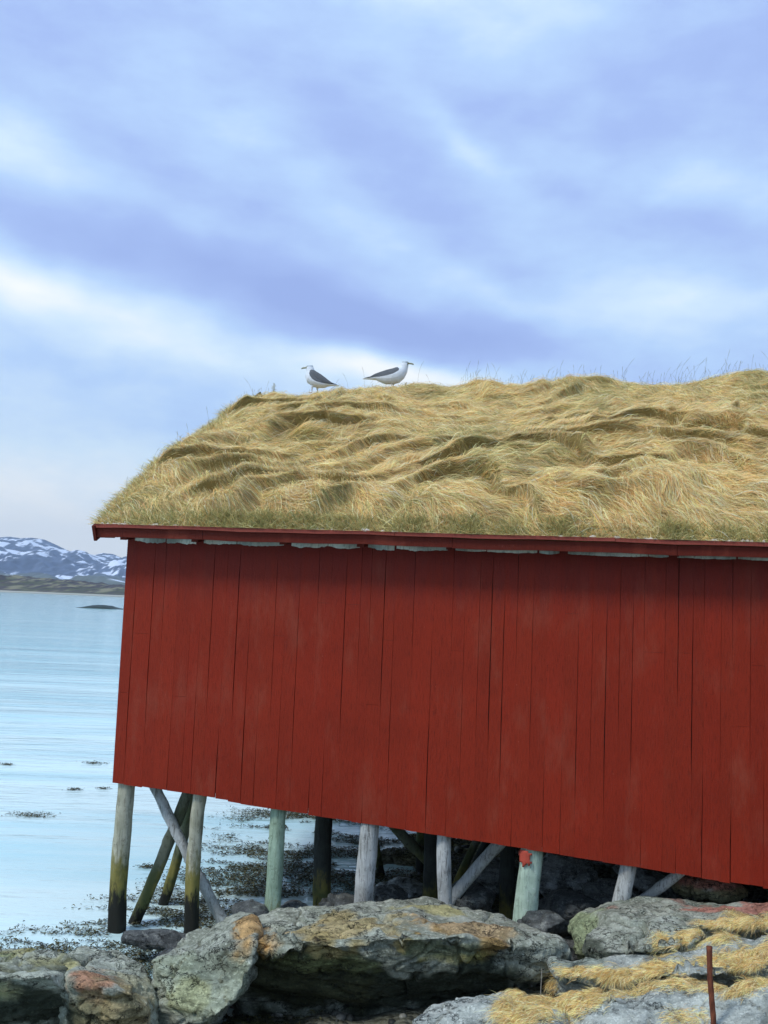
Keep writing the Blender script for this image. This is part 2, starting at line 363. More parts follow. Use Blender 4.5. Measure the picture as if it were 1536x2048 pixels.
# soffit board closing the verge
for uu0, uu1 in ((U0, -0.03), (BLEN + 0.03, U1)):
    bm = bmesh.new(); add_prism(bm, [(uu0, EAVE_V + 0.05, Z_EAVE - 0.002), (uu0, VR, Z_EAVE + TANR * (VR - EAVE_V - 0.05)), (uu0, VR, Z_EAVE + TANR * (VR - EAVE_V - 0.05) + 0.02), (uu0, EAVE_V + 0.05, Z_EAVE + 0.018)], (uu1 - uu0, 0, 0)); bm_obj('verge_soffit', bm, M_RED, house)
# torn birch bark hanging between the rafter tails under the eave
rr = random.Random(21)
for u0, u1 in zip(raf[:-1], raf[1:]):
    if u1 > BLEN: break
    segs = []; x = u0 + 0.04
    while x < u1 - 0.12:
        w = min(rr.uniform(0.25, 0.75), u1 - 0.04 - x); segs.append((x, x + w)); x += w + rr.choice((0.006, 0.02))
    for (a, b_) in segs:
        bm = bmesh.new(); n = 60; prev = None; ph = rr.uniform(0, 6); dd = rr.uniform(0.002, 0.022)
        for k in range(n + 1):
            f = k / n; u = a + (b_ - a) * f
            sag = 0.008 * sin(pi * f) ; tear = dd * (0.5 + 0.3 * sin(ph + f * 5) + 0.35 * vnoise(p3(np.array([u * 14]), np.array([ph])), 4)[0] + 0.25 * vnoise(p3(np.array([u * 45]), np.array([ph])), 5)[0]) + 0.004
            zt = Z_EAVE - 0.005 - 0.0; vv = -0.07 - 0.02 * sin(f * 5 + ph)
            q = [bm.verts.new((u, vv, zt - tear - sag)), bm.verts.new((u, vv + 0.01, zt + 0.07))]
            if prev: bm.faces.new((prev[0], q[0], q[1], prev[1]))
            prev = q
        o = bm_obj('birch_bark_lining', bm, M_BARK, house); md = o.modifiers.new('s', 'SOLIDIFY'); md.thickness = 0.003

# ---- sod roof surface
CF = [(-0.3, 0.02), (0.1, -0.06), (0.6, -0.03), (1.1, 0.04), (2.1, 0.08), (2.7, 0.04), (3.1, 0.14), (3.7, 0.08), (4.1, 0.15), (4.8, 0.18), (5.6, 0.10), (6.3, 0.14), (6.8, 0.25), (7.3, 0.24), (8.5, 0.15), (11.3, 0.1)]
def roof_fold(u, v):
    sh = u.shape; a = p3(u, v); 
    w = fbm(a * [0.55, 0.55, 1], 5, 3).reshape(sh); w2 = fbm(a * [1.3, 1.3, 1] + 9, 31, 2).reshape(sh)
    ph = 1.18 * (v - 0.30 * u) + 1.45 * w + 0.30 * w2
    f = ph - np.floor(ph)
    prof = np.where(f < 0.30, sst(f, 0, 0.30), 1 - sst(f, 0.30, 1.0) ** 0.85)      # steep face downslope, long back
    amp = np.clip(0.62 + 0.75 * fbm(a * [0.8, 0.8, 1] + 3, 77, 2).reshape(sh), 0.12, 1.15)
    ph2 = 2.3 * (v - 0.25 * u) + 1.1 * w2 + 1.5 * w; f2 = ph2 - np.floor(ph2)
    prof2 = np.where(f2 < 0.35, sst(f2, 0, 0.35), 1 - sst(f2, 0.35, 1.0))
    amp2 = np.clip(0.5 + 0.8 * fbm(a * [1.1, 1.1, 1] + 13, 79, 2).reshape(sh), 0, 1.1)
    sm = fbm(a * [3.0, 3.0, 1], 41, 3).reshape(sh)
    return prof * amp, prof2 * amp2, sm
def roof_pt(u, v):
    """folded sod surface in building coordinates, v measured across the whole roof"""
    front = np.where(v <= VR, v, 2 * VR - v)
    p1, p2, sm = roof_fold(u, v)
    rise = TANR * (VR - EAVE_V); d = VR - front; zz = Z_EAVE + 0.06 + rise - TANR * (np.sqrt(d * d + 0.09) - 0.3 * 0 - 0.0)
    ev = sst(front, EAVE_V - 0.04, EAVE_V + 0.34); ug = sst(u, U0 - 0.06, U0 + 0.30) * sst(U1 + 0.06 - u, 0, 0.36)
    edge = ev * (0.35 + 0.65 * ug)
    zz = zz - 0.13 * np.exp(-(d / 1.6) ** 2); crest = np.interp(u, [c[0] for c in CF], [c[1] for c in CF]) * np.exp(-(d / 0.9) ** 2)
    near_r = (1 - 0.75 * np.exp(-(d / 0.5) ** 2)) * (1 - 0.7 * np.exp(-(d / 1.2) ** 2) * (1 - sst(u, 0.5, 1.4)))
    amp = sst(front, EAVE_V - 0.02, EAVE_V + 0.55) * (0.3 + 0.7 * ug)
    z = zz + 0.02 + 0.17 * edge + crest + near_r * amp * (0.125 * p1 + 0.065 * p2) + 0.035 * sm * amp + 0.06 * sst(u, 4, 8) * np.exp(-(d / 3) ** 2)
    push = near_r * amp * (0.20 * p1 + 0.05 * p2) * np.where(v <= VR, -1, 1)
    vv = v + push - 0.05 * (1 - ev) * 0
    return np.stack([u + 0.03 * sm * amp, vv, z], -1), p1, p2
gu, gv = np.meshgrid(np.linspace(U0 - 0.02, U1 + 0.02, 460), np.linspace(EAVE_V + 0.036, 2 * VR - EAVE_V - 0.036, 420))
sp_, _, _ = roof_pt(gu, gv); V_ = sp_.reshape(-1, 3).copy()
# curtain down to the deck round the edge
nu, nv = 460, 420; top = V_; ring = np.concatenate([np.arange(nu), np.arange(1, nv) * nu + nu - 1, (nv - 1) * nu + np.arange(nu - 2, -1, -1), np.arange(nv - 2, 0, -1) * nu])
low = top[ring].copy(); fr = np.where(low[:, 1] <= VR, low[:, 1], 2 * VR - low[:, 1]); low[:, 2] = Z_EAVE + 0.05 + TANR * np.clip(fr - EAVE_V, 0, 9)
n0 = len(top); R_ = len(ring); i = np.arange(R_); cur = np.stack([ring[i], n0 + i, n0 + (i + 1) % R_, ring[(i + 1) % R_]], -1)
m, t, b, o = new_mat('sod_thatch'); co = obj_co(t)
sg = t.noise(t.mapv(co, (3, 14, 14)), 4.0, 6, 0.7, 0.8)
t.put(b.inputs['Base Color'], t.mix(t.noise(co, 2.0, 4, 0.6), t.mix(sg, srgb(120, 102, 58), srgb(190, 164, 100)), t.mix(sg, srgb(104, 98, 60), srgb(178, 158, 98))))
b.inputs['Roughness'].default_value = 0.95; bump(t, b, sg, 1.0, 0.03); M_SOD = m
sod = link('sod_roof', np_mesh('sod_roof', np.concatenate([top, low]), np.concatenate([grid(nu, nv), cur])), M_SOD, house, True)

STRAW = np.array([srgb(252, 224, 168), srgb(248, 214, 156), srgb(236, 204, 150), srgb(254, 236, 194), srgb(194, 160, 112), srgb(252, 212, 140), srgb(224, 182, 122)])
OLIVE = np.array([srgb(192, 180, 122), srgb(168, 162, 108), srgb(200, 188, 132), srgb(142, 142, 94)])
def blade_cols(n, gfac):
    g = RNG.random(n) < gfac
    c = np.where(g[:, None], OLIVE[RNG.integers(0, len(OLIVE), n)], STRAW[RNG.integers(0, len(STRAW), n)])
    return np.minimum(c * RNG.uniform(0.88, 1.42, (n, 1)), 0.94)
def comb(N, urange, vrange, length, wid, lift, K=6, seed=0, dens=None):
    u = RNG.uniform(*urange, N); v = RNG.uniform(*vrange, N)
    if dens is not None: k = dens(u, v); u, v = u[k], v[k]
    n = len(u)
    cl = p3(np.floor(u * 7 + 0.6 * fbm(p3(u, v) * 3, 3, 2)), np.floor(v * 7 + 0.6 * fbm(p3(u, v) * 3 + 7, 4, 2)))        # tuft cells
    ch = _h(cl[:, 0].astype(int), cl[:, 1].astype(int), np.zeros(n, int), 5); ch2 = _h(cl[:, 0].astype(int), cl[:, 1].astype(int), np.zeros(n, int), 8)
    th = -0.12 + 0.9 * fbm(p3(u, v) * [0.7, 0.9, 1], 61, 2) + 0.9 * (ch - 0.5) + RNG.normal(0, 0.30, n)               # heading, 0 = to the right along the eave
    L = RNG.uniform(length[0], length[1], n); st = L / (K - 1)
    cu, cv = u.copy(), v.copy(); pts = []; prof = []
    sgnv = np.where(v <= VR, 1, -1)
    lf = lift[0] + (lift[1] - lift[0]) * RNG.random(n) ** 2; bend = RNG.normal(0, 0.22, n)
    for k in range(K):
        s_, a1, a2 = roof_pt(cu, cv); f = k / (K - 1)
        hgt = lf * np.sin(pi * min(f * 1.05, 1.0)) + 0.006 + 0.25 * lf * f
        s_ = s_.copy(); s_[:, 2] += hgt * cos(AR); s_[:, 1] -= hgt * sin(AR) * sgnv
        pts.append(s_); prof.append(a1)
        # flow: wind-combed heading, turned downslope on the steep faces of the folds
        e = 0.03; q1 = roof_fold(cu, cv)[0]; gx = (roof_fold(cu + e, cv)[0] - q1) / e; gy = (roof_fold(cu, cv + e)[0] - q1) / e
        du = np.cos(th + bend * f * 2) - 0.12 * gx; dv = np.sin(th + bend * f * 2) * 0.9 - 0.16 * np.clip(gy, -1.5, 1.5) - 0.06
        nn = np.hypot(du, dv) + 1e-6; cu = cu + du / nn * st; cv = cv + dv / nn * st * sgnv
        cu = np.clip(cu, U0 - 0.06, U1 + 0.06); cv = np.clip(cv, EAVE_V + 0.01, 2 * VR - EAVE_V - 0.01)
    pts = np.stack(pts, 1)
    over = np.clip(EAVE_V - pts[:, :, 1], 0, 9); pts[:, :, 1] += over - 0.035 * np.tanh(over / 0.1); pts[:, :, 2] = np.maximum(pts[:, :, 2], Z_EAVE + 0.135)
    tg = pts[:, -1] - pts[:, 0]; nrm = np.array([0, -sin(AR), cos(AR)]) + RNG.normal(0, 0.45, (n, 3))
    side = np.cross(tg, nrm); side /= np.linalg.norm(side, axis=1, keepdims=True) + 1e-9
    W = RNG.uniform(wid[0], wid[1], (n, 1)) * np.array([0.8, 1, 1, 0.9, 0.6, 0.15])[None, :K]
    gz = 0.5 + 0.5 * fbm(p3(u, v) * 0.9 + 4, 91, 3); hollow = 1 - prof[0]
    gf = np.clip(0.05 + 0.35 * sst(gz, 0.6, 0.95) + 0.15 * sst(hollow, 0.6, 1.0) + 0.42 * (1 - sst(v, EAVE_V, EAVE_V + 0.22)) + 0.12 * (u < 1.6), 0, 0.8)
    c = blade_cols(n, gf) * (0.86 + 0.28 * ch2)[:, None]
    return pts, W, side, c
parts = []
parts.append(comb(340000, (U0 - 0.02, 8.0), (EAVE_V, VR + 0.15), (0.12, 0.32), (0.0022, 0.0048), (0.004, 0.026)))
parts.append(comb(26000, (U0 - 0.02, 8.0), (EAVE_V, VR + 0.1), (0.15, 0.36), (0.0025, 0.005), (0.03, 0.08)))
parts.append(comb(26000, (8.0, U1), (EAVE_V, VR + 0.1), (0.2, 0.4), (0.006, 0.012), (0.004, 0.03)))
parts.append(comb(26000, (U0, U1), (VR, 2 * VR - EAVE_V), (0.3, 0.5), (0.012, 0.02), (0.004, 0.03)))
# standing tufts: eave lip, verge and ridge
def standing(N, uf, vf, length, wid, spread, gfac, K=4, lean=(0, 0, 0)):
    u, v = uf(N), vf(N); s_, _, _ = roof_pt(u, v); d = RNG.normal(0, spread, (N, 3)) + np.array(lean); d[:, 2] = np.abs(d[:, 2]) * 0.3 + 0.8
    d /= np.linalg.norm(d, axis=1, keepdims=True); L = RNG.uniform(length[0], length[1], N) ; pts = []
    bd = RNG.normal(0, 0.35, (N, 3)); bd[:, 2] = -0.45 + np.zeros(N)
    for k in range(6):
        f = k / 5; q_ = s_ + (d * f + bd * f * f * 0.6) * L[:, None] - np.array([0, 0, 0.01]); q_[:, 2] = np.where(q_[:, 1] < EAVE_V + 0.06, np.maximum(q_[:, 2], Z_EAVE + 0.134), q_[:, 2]); q_[:, 1] = np.maximum(q_[:, 1], EAVE_V - 0.045); pts.append(q_)
    side = np.cross(d, RNG.normal(0, 1, (N, 3))); side /= np.linalg.norm(side, axis=1, keepdims=True)
    return np.stack(pts, 1), RNG.uniform(wid[0], wid[1], (N, 1)) * np.array([1, 1, .9, .8, .5, .15]), side, blade_cols(N, np.full(N, gfac))
U_ = lambda a, b_: (lambda n: RNG.uniform(a, b_, n))
def ulump(n):
    c = RNG.uniform(U0, 8.5, 46); return c[RNG.integers(0, 46, n)] + RNG.normal(0, 0.07, n)
parts.append(standing(20000, U_(U0, 8.5), U_(EAVE_V - 0.01, EAVE_V + 0.13), (0.05, 0.13), (0.004, 0.008), 0.6, 0.5, lean=(0, -0.2, 0)))
parts.append(standing(13000, ulump, U_(EAVE_V, EAVE_V + 0.16), (0.09, 0.22), (0.004, 0.008), 0.5, 0.9, lean=(0, -0.2, 0)))
parts.append(standing(15000, lambda n: U0 + np.abs(RNG.normal(0, 0.07, n)) - 0.02, U_(EAVE_V, VR), (0.05, 0.17), (0.004, 0.007), 0.45, 0.4, lean=(-0.45, 0, 0)))
parts.append(standing(9000, U_(U0, 8.5), lambda n: VR + RNG.normal(0, 0.15, n), (0.03, 0.11), (0.004, 0.007), 0.5, 0.45))
parts.append(standing(16000, U_(U0, 8.2), U_(EAVE_V + 0.1, VR), (0.04, 0.14), (0.003, 0.006), 0.9, 0.35, lean=(0.5, -0.5, 0)))
PT = np.concatenate([p[0] for p in parts]); WD = np.concatenate([p[1] for p in parts]); SD = np.concatenate([p[2] for p in parts]); CC = np.concatenate([p[3] for p in parts])
V_, F_, C_ = ribbons(PT, WD, SD, CC)
gr = link('roof_grass', np_mesh('roof_grass', V_, F_, C_), M_GRASS, sod); tag(gr, kind='stuff')
# tall thin seed stalks along the ridge and verge
N = 330; u = np.concatenate([RNG.uniform(2.9, 8, 210), RNG.uniform(U0, 8, 60), U0 + RNG.random(60) * 0.15]); v = np.concatenate([VR + RNG.normal(0, 0.12, 270), RNG.uniform(0, VR, 60)])
s_, _, _ = roof_pt(u, v); L = RNG.uniform(0.10, 0.42, N) * np.where(RNG.random(N) < 0.35, 1, 0.6); d = np.stack([RNG.normal(-0.05, 0.14, N), RNG.normal(0, 0.1, N), np.ones(N)], -1)
bd = np.stack([RNG.normal(0.12, 0.25, N), RNG.normal(0, 0.2, N), np.zeros(N)], -1); pts = np.stack([s_ + (d * f + bd * f ** 3) * L[:, None] - [0, 0, 0.02 * (1 - f)] for f in (0, .25, .5, .75, .9, 1)], 1)
side = np.tile([cos(0.1), 0.0, 0.0], (N, 1)); W = np.full((N, 1), 0.0028) * np.array([1.1, 1, .8, .8, 1.6, .4])
V_, F_, C_ = ribbons(pts, W, side, np.tile(srgb(132, 128, 104), (N, 1)) * RNG.uniform(0.7, 1.2, (N, 1)))
tag(link('seed_stalks', np_mesh('seed_stalks', V_, F_, C_), M_GRASS, sod), kind='stuff')
# little thistle-like tuft at the ridge end
# pale bark lip between turf and board: ragged crumpled strip
V_, nS = [], 1800; uu = np.linspace(U0 + 0.02, U1 - 0.02, nS)
hh = np.clip(0.006 + 0.022 * vnoise(p3(uu * 17, uu * 0), 3) + 0.016 * vnoise(p3(uu * 50, uu * 0), 4), -0.004, 0.032) * sst(vnoise(p3(uu * 1.3, uu * 0), 9), -0.6, 0.3)
rows = [np.stack([uu, EAVE_V - 0.028 + 0.006 * vnoise(p3(uu * 20, uu * 0 + k), 5) + 0.012 * k, Z_EAVE + 0.128 + hh * (0.0, 1.0, 0.7)[k] + 0.002], -1) for k in range(3)]
o = link('birch_bark_lip', np_mesh('birch_bark_lip', np.concatenate(rows), grid(nS, 3)), M_STONEW, house)

# ------------------------------------------------------------------ piles and braces
def pole(name, a, b_, r0, r1, mat, seed, parent=house, label=None, flat=0.0):
    """a bottom, b_ top in building coordinates"""
    a, b_ = np.array(a, float), np.array(b_, float); ax = b_ - a; L = np.linalg.norm(ax); ax /= L
    e1 = np.cross(ax, [0, 1, 0.1]); e1 /= np.linalg.norm(e1); e2 = np.cross(ax, e1); nr, nh = 28, max(10, int(L / 0.05))
    V = []; rs = np.random.default_rng(seed); bx, by = rs.uniform(-0.015, 0.015, 2); kz = rs.uniform(0, L, 3); ka = rs.uniform(0, 6.28, 3)
    for j in range(nh + 1):
        f = j / nh; c = a + ax * L * f + (e1 * bx + e2 * by) * sin(pi * f) * 2
        for i_ in range(nr):
            th = 2 * pi * i_ / nr; q = (cos(th), sin(th))
            r = r0 + (r1 - r0) * f
            nz = float(0.0)
            r *= 1 + 0.05 * sin(3 * th + seed) * sin(f * 4 + seed) + 0.035 * sin(5 * th + f * 9 + seed * 2)
            for z_, a_ in zip(kz, ka):
                dd = ((f * L - z_) / 0.05) ** 2 + (((th - a_ + pi) % (2 * pi) - pi) / 0.45) ** 2; r += 0.012 * math.exp(-dd)
            V.append(c + (e1 * q[0] + e2 * q[1]) * r)
    V = np.array(V); V += 0.004 * fbm(V * [14, 14, 5], seed, 3)[:, None] * 1.0
    F = [(j * nr + i_, j * nr + (i_ + 1) % nr, (j + 1) * nr + (i_ + 1) % nr, (j + 1) * nr + i_) for j in range(nh) for i_ in range(nr)]
    me = bpy.data.meshes.new(name); top_ = [nh * nr + i_ for i_ in range(nr)]; bot = list(range(nr))[::-1]
    me.from_pydata([tuple(v) for v in V], [], F + [tuple(top_), tuple(bot)]); me.update(); me.shade_smooth()
    o = link(name, me, mat, parent)
    if label: o['label'] = label
    return o
def pix_pole(name, pb, pt, vb_, vt, r, mat, seed, label=None, ext=0.12, r1=None):
    a = np.array(loc(*pb, vb_)); b_ = np.array(loc(*pt, vt)); d = (b_ - a) / np.linalg.norm(b_ - a)
    return pole(name, a - d * ext, b_ + d * min(0.30, max(0.06, (1.70 - b_[2]) / max(abs(d[2]), 0.3))), r, r1 or r * 0.93, mat, seed, label=label)
pix_pole('pile', (233, 1872), (253, 1572), 0.17, 0.13, 0.090, M_GREY, 1, 'corner pile, black and mossy at the foot')
pix_pole('brace', (258, 1870), (372, 1590), 0.45, 0.40, 0.062, M_OLIVE, 2, 'mossy slanting brace')
pix_pole('brace', (308, 1862), (384, 1595), 1.2, 0.8, 0.058, M_OLIVE, 3, 'dark slanting brace')
pix_pole('pile', (384, 1858), (401, 1592), 0.17, 0.12, 0.072, M_GREY, 4, 'second pile, mossy at the foot')
pix_pole('brace', (446, 1840), (316, 1580), 0.36, 0.30, 0.056, M_GREYDRY, 5, 'pale slanting brace crossing the corner bay')
pix_pole('pile', (545, 1830), (557, 1615), 0.17, 0.13, 0.080, M_GREEN, 6, 'pile with old green paint')
pix_pole('pile', (645, 1815), (650, 1625), 1.25, 1.25, 0.098, M_DARK, 7, 'dark pile of the second row')
pix_pole('pile', (726, 1815), (738, 1645), 0.16, 0.12, 0.095, M_GREYDRY, 8, 'bleached thick pile')
pix_pole('brace', (768, 1770), (748, 1650), 3.1, 2.8, 0.045, M_OLIVE, 9)
pix_pole('brace', (862, 1725), (786, 1645), 1.7, 1.5, 0.060, M_OLIVE, 10)
pix_pole('pile', (838, 1770), (840, 1655), 3.2, 3.2, 0.065, M_GREY, 11)
pix_pole('pile', (861, 1805), (862, 1660), 1.35, 1.35, 0.092, M_DARK, 12, 'dark pile of the second row')
pix_pole('pile', (893, 1815), (893, 1668), 0.17, 0.13, 0.070, M_GREYDRY, 13)
pix_pole('brace', (912, 1790), (1000, 1690), 0.55, 0.40, 0.060, M_GREYDRY, 14)
pix_pole('brace', (915, 1765), (955, 1680), 2.2, 2.0, 0.045, M_OLIVE, 15)
pix_pole('brace', (935, 1760), (975, 1680), 2.6, 2.4, 0.045, M_DARK, 16)
pix_pole('pile', (1015, 1820), (1020, 1685), 1.2, 1.2, 0.082, M_DARK, 17, 'dark pile of the second row')
gp = pix_pole('pile', (1048, 1845), (1062, 1698), 0.19, 0.14, 0.112, M_GREENDRY, 18, 'thick pale green pile with a red paint patch at its top')
pix_pole('pile', (1238, 1815), (1256, 1725), 0.18, 0.13, 0.078, M_GREYDRY, 19)
pix_pole('brace', (1283, 1800), (1352, 1748), 0.35, 0.25, 0.048, M_GREYDRY, 20)
pix_pole('pile', (1372, 1795), (1374, 1745), 0.9, 0.9, 0.088, M_DARK, 21)
pix_pole('brace', (1380, 1790), (1402, 1757), 1.0, 1.0, 0.022, M_GREYDRY, 22)
for k, (u, v) in enumerate([(0.2, 8.6), (2.4, 8.7), (4.6, 8.6), (6.8, 8.6), (9.0, 8.6), (7.6, 0.17), (9.2, 0.17), (10.6, 0.17), (10.7, 4.5)]):
    pole('pile', (u, v, -0.35), (u, v, 1.6), 0.09, 0.085, (M_GREY, M_DARK)[k % 2], 40 + k)
# red paint patch on the green pile: a thin curved skin with its own ragged outline
pb = np.array(loc(1046, 1711, 0.14)); bm = bmesh.new(); rows = []
for j in range(9):
    row = []
    for i_ in range(9):
        th = radians(-150 + 9.5 * i_); zz = 0.075 - 0.019 * j - (0.03 if i_ > 6 and j > 4 else 0) * 0
        row.append(bm.verts.new((0.003 + pb[0] + 0.054 + 0.110 * cos(th), 0.14 + 0.118 * sin(th) - 0.012, pb[2] + zz)))
    rows.append(row)
for j in range(8):
    for i_ in range(8):
        if (i_ - 3.5) ** 2 / 14 + (j - 3.0) ** 2 / 15 < 1.0 + 0.35 * sin(i_ * 1.9 + j * 1.3): bm.faces.new((rows[j][i_], rows[j][i_ + 1], rows[j + 1][i_ + 1], rows[j + 1][i_]))
for v_ in [v_ for v_ in bm.verts if not v_.link_faces]: bm.verts.remove(v_)
M_REDBR = mat_red('bright_red_paint', False, 1.0, srgb(182, 80, 64))
o = bm_obj('paint_patch', bm, M_REDBR, gp, True); md = o.modifiers.new('s', 'SOLIDIFY'); md.thickness = 0.006; md.offset = 0

# ------------------------------------------------------------------ rocks
def rock_mat(name, light, mid, dark, wet=0.0):
    m, t, b, o = new_mat(name); g = t.n('ShaderNodeNewGeometry').outputs['Position']
    at = t.n('ShaderNodeAttribute', attribute_name='Col').outputs['Color']
    gs = t.mapv(g, (1.0, 1.0, 3.4), (0, radians(9), 0))
    n1 = t.noise(g, 4.0, 8, 0.66, 0.3); n2 = t.noise(g, 38, 6, 0.68); n3 = t.noise(gs, 9, 8, 0.72, 0.5)
    base = t.mix(t.step(n1, 0.38, 0.64), mid, light)
    base = t.mix(t.step(n3, 0.50, 0.72), base, dark)
    base = t.mix(t.m('MULTIPLY', t.step(n2, 0.50, 0.72), 0.65), base, tuple(min(1, v * 1.75) for v in light))
    base = t.mix(t.m('MULTIPLY', t.step(t.noise(g, 70, 4, 0.6), 0.56, 0.70), 0.55), base, dark)
    lich = t.step(t.noise(t.mapv(g, (1, 1, 1), (0, 0, 0), (3, 3, 3)), 11, 6, 0.7), 0.56, 0.66)
    base = t.mix(t.m('MULTIPLY', lich, 0.32), base, srgb(206, 210, 198))
    t.put(b.inputs['Base Color'], t.mix(1.0, base, at, 'MULTIPLY')); b.inputs['Roughness'].default_value = 0.88 - wet
    h = t.m('ADD', t.m('MULTIPLY', n3, 1.2), t.m('MULTIPLY', n2, 0.45)); h = t.m('ADD', h, t.m('MULTIPLY', t.noise(g, 120, 4, 0.6), 0.15))
    vo = t.n('ShaderNodeTexVoronoi', feature='DISTANCE_TO_EDGE'); vo.inputs['Scale'].default_value = 5.5
    wp = t.n('ShaderNodeVectorMath', operation='MULTIPLY_ADD'); t.put(wp.inputs[0], t.noise(g, 5, 5, 0.7, w=True)); wp.inputs[1].default_value = (0.5, 0.5, 0.35); t.put(wp.inputs[2], t.mapv(g, (0.8, 0.8, 2.0))); t.put(vo.inputs['Vector'], wp.outputs[0])
    ck = t.step(vo.outputs['Distance'], 0.0, 0.035); ck = t.m('MAXIMUM', ck, t.step(t.noise(g, 1.7, 3, 0.6), 0.45, 0.56))
    b.inputs['Base Color'].links[0].from_node.inputs[6].links[0]
    old = b.inputs['Base Color'].links[0].from_socket; t.put(b.inputs['Base Color'], t.mix(ck, tuple(v * 0.5 for v in dark), old))
    h = t.m('ADD', h, t.m('MULTIPLY', ck, 0.7)); bump(t, b, h, 1.0, 0.028); return m
M_ROCK = rock_mat('granite_rock', srgb(182, 188, 172), srgb(134, 140, 124), srgb(58, 62, 52))
M_ROCKB = rock_mat('blue_grey_rock', srgb(194, 200, 190), srgb(146, 154, 148), srgb(68, 74, 72))
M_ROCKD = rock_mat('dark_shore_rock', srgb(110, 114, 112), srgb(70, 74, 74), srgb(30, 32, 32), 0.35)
M_ROCKM = rock_mat('wet_grey_rock', srgb(190, 196, 194), srgb(130, 136, 134), srgb(46, 50, 48), 0.3)
# tint spots: world centre, radius vector, colour multiplier, weight
def spots(Vv, lst, seed):
    c = np.ones_like(Vv)
    nz = fbm(Vv * 3.2, seed + 5, 4); nz2 = fbm(Vv * 11, seed + 8, 3)
    for (p, r, colr, wgt) in lst:
        d = np.sqrt((((Vv - np.array(p)) / np.array(r)) ** 2).sum(1)) + 0.42 * nz + 0.20 * nz2
        w = (wgt * (1 - sst(d, 0.72, 1.12)))[:, None]; c = c * (1 - w) + np.array(colr) * w
    return c
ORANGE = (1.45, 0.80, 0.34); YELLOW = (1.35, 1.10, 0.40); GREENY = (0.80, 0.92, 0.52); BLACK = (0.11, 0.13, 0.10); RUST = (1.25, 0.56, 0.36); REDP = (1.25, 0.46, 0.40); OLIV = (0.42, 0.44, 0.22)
def hull_rock(name, pts, mat, seed, vox=0.018, big=0.06, mid=0.035, tint=(), smooth_it=3, cracks=1.0):
    bm = bmesh.new()
    for p in pts: bm.verts.new(tuple(p))
    r = bmesh.ops.convex_hull(bm, input=bm.verts)
    bmesh.ops.delete(bm, geom=[g for g in r['geom_interior'] if isinstance(g, bmesh.types.BMVert)], context='VERTS')
    me = bpy.data.meshes.new('tmp'); bm.to_mesh(me); bm.free(); o = bpy.data.objects.new('tmp', me); COL.objects.link(o)
    md = o.modifiers.new('r', 'REMESH'); md.mode = 'VOXEL'; md.voxel_size = vox
    md = o.modifiers.new('s', 'SMOOTH'); md.factor = 0.7; md.iterations = smooth_it
    dg = bpy.context.evaluated_depsgraph_get(); me2 = bpy.data.meshes.new_from_object(o.evaluated_get(dg)); bpy.data.objects.remove(o); bpy.data.meshes.remove(me)
    n = len(me2.vertices); Vv = np.empty(n * 3, np.float32); me2.vertices.foreach_get('co', Vv); Vv = Vv.reshape(-1, 3).astype(float)
    nn = np.empty(n * 3, np.float32); me2.vertex_normals.foreach_get('vector', nn); nn = nn.reshape(-1, 3).astype(float)
    rid = 1 - np.abs(fbm(Vv * [1.3, 1.3, 3.6] + seed, seed, 4)); st_ = fbm((Vv + 0.12 * Vv[:, [0]] * [0, 0, 1]) * [1.0, 1.0, 9.0] + seed, seed + 3, 3)
    crk = np.abs(fbm(Vv * [1.1, 1.1, 2.4] + 3.7 * seed, seed + 9, 3)); crk2 = np.abs(fbm(Vv * [2.3, 2.3, 5.5] + 1.7 * seed, seed + 19, 3))
    cr = -(1 - sst(crk, 0, 0.045)) * 0.065 * cracks - (1 - sst(crk2, 0, 0.06)) * 0.032 * cracks
    d = big * fbm(Vv * 1.2 + seed, seed + 1, 3) + 1.3 * mid * (rid - 0.6) + 0.034 * st_ + cr + 0.011 * fbm(Vv * 9, seed + 2, 5) + 0.005 * (0.5 - np.abs(fbm(Vv * [16, 16, 30], seed + 7, 3)))
    # facets: cell-like steps
    d += 0.9 * mid * np.round(2.2 * fbm(Vv * 1.5 + 2 * seed, seed + 6, 2)) / 2.2
    Vv = Vv + nn * d[:, None]
    me2.vertices.foreach_set('co', Vv.astype(np.float32).ravel()); me2.update()
    at = me2.color_attributes.new('Col', 'FLOAT_COLOR', 'POINT'); c4 = np.ones((n, 4), np.float32)
    c4[:, :3] = spots(Vv, tint, seed) * (1 + 0.12 * fbm(Vv * 2.2, seed + 4, 3))[:, None]; at.data.foreach_set('color', c4.ravel())
    me2.name = name; me2.materials.clear(); return link(name, me2, mat, None, True)

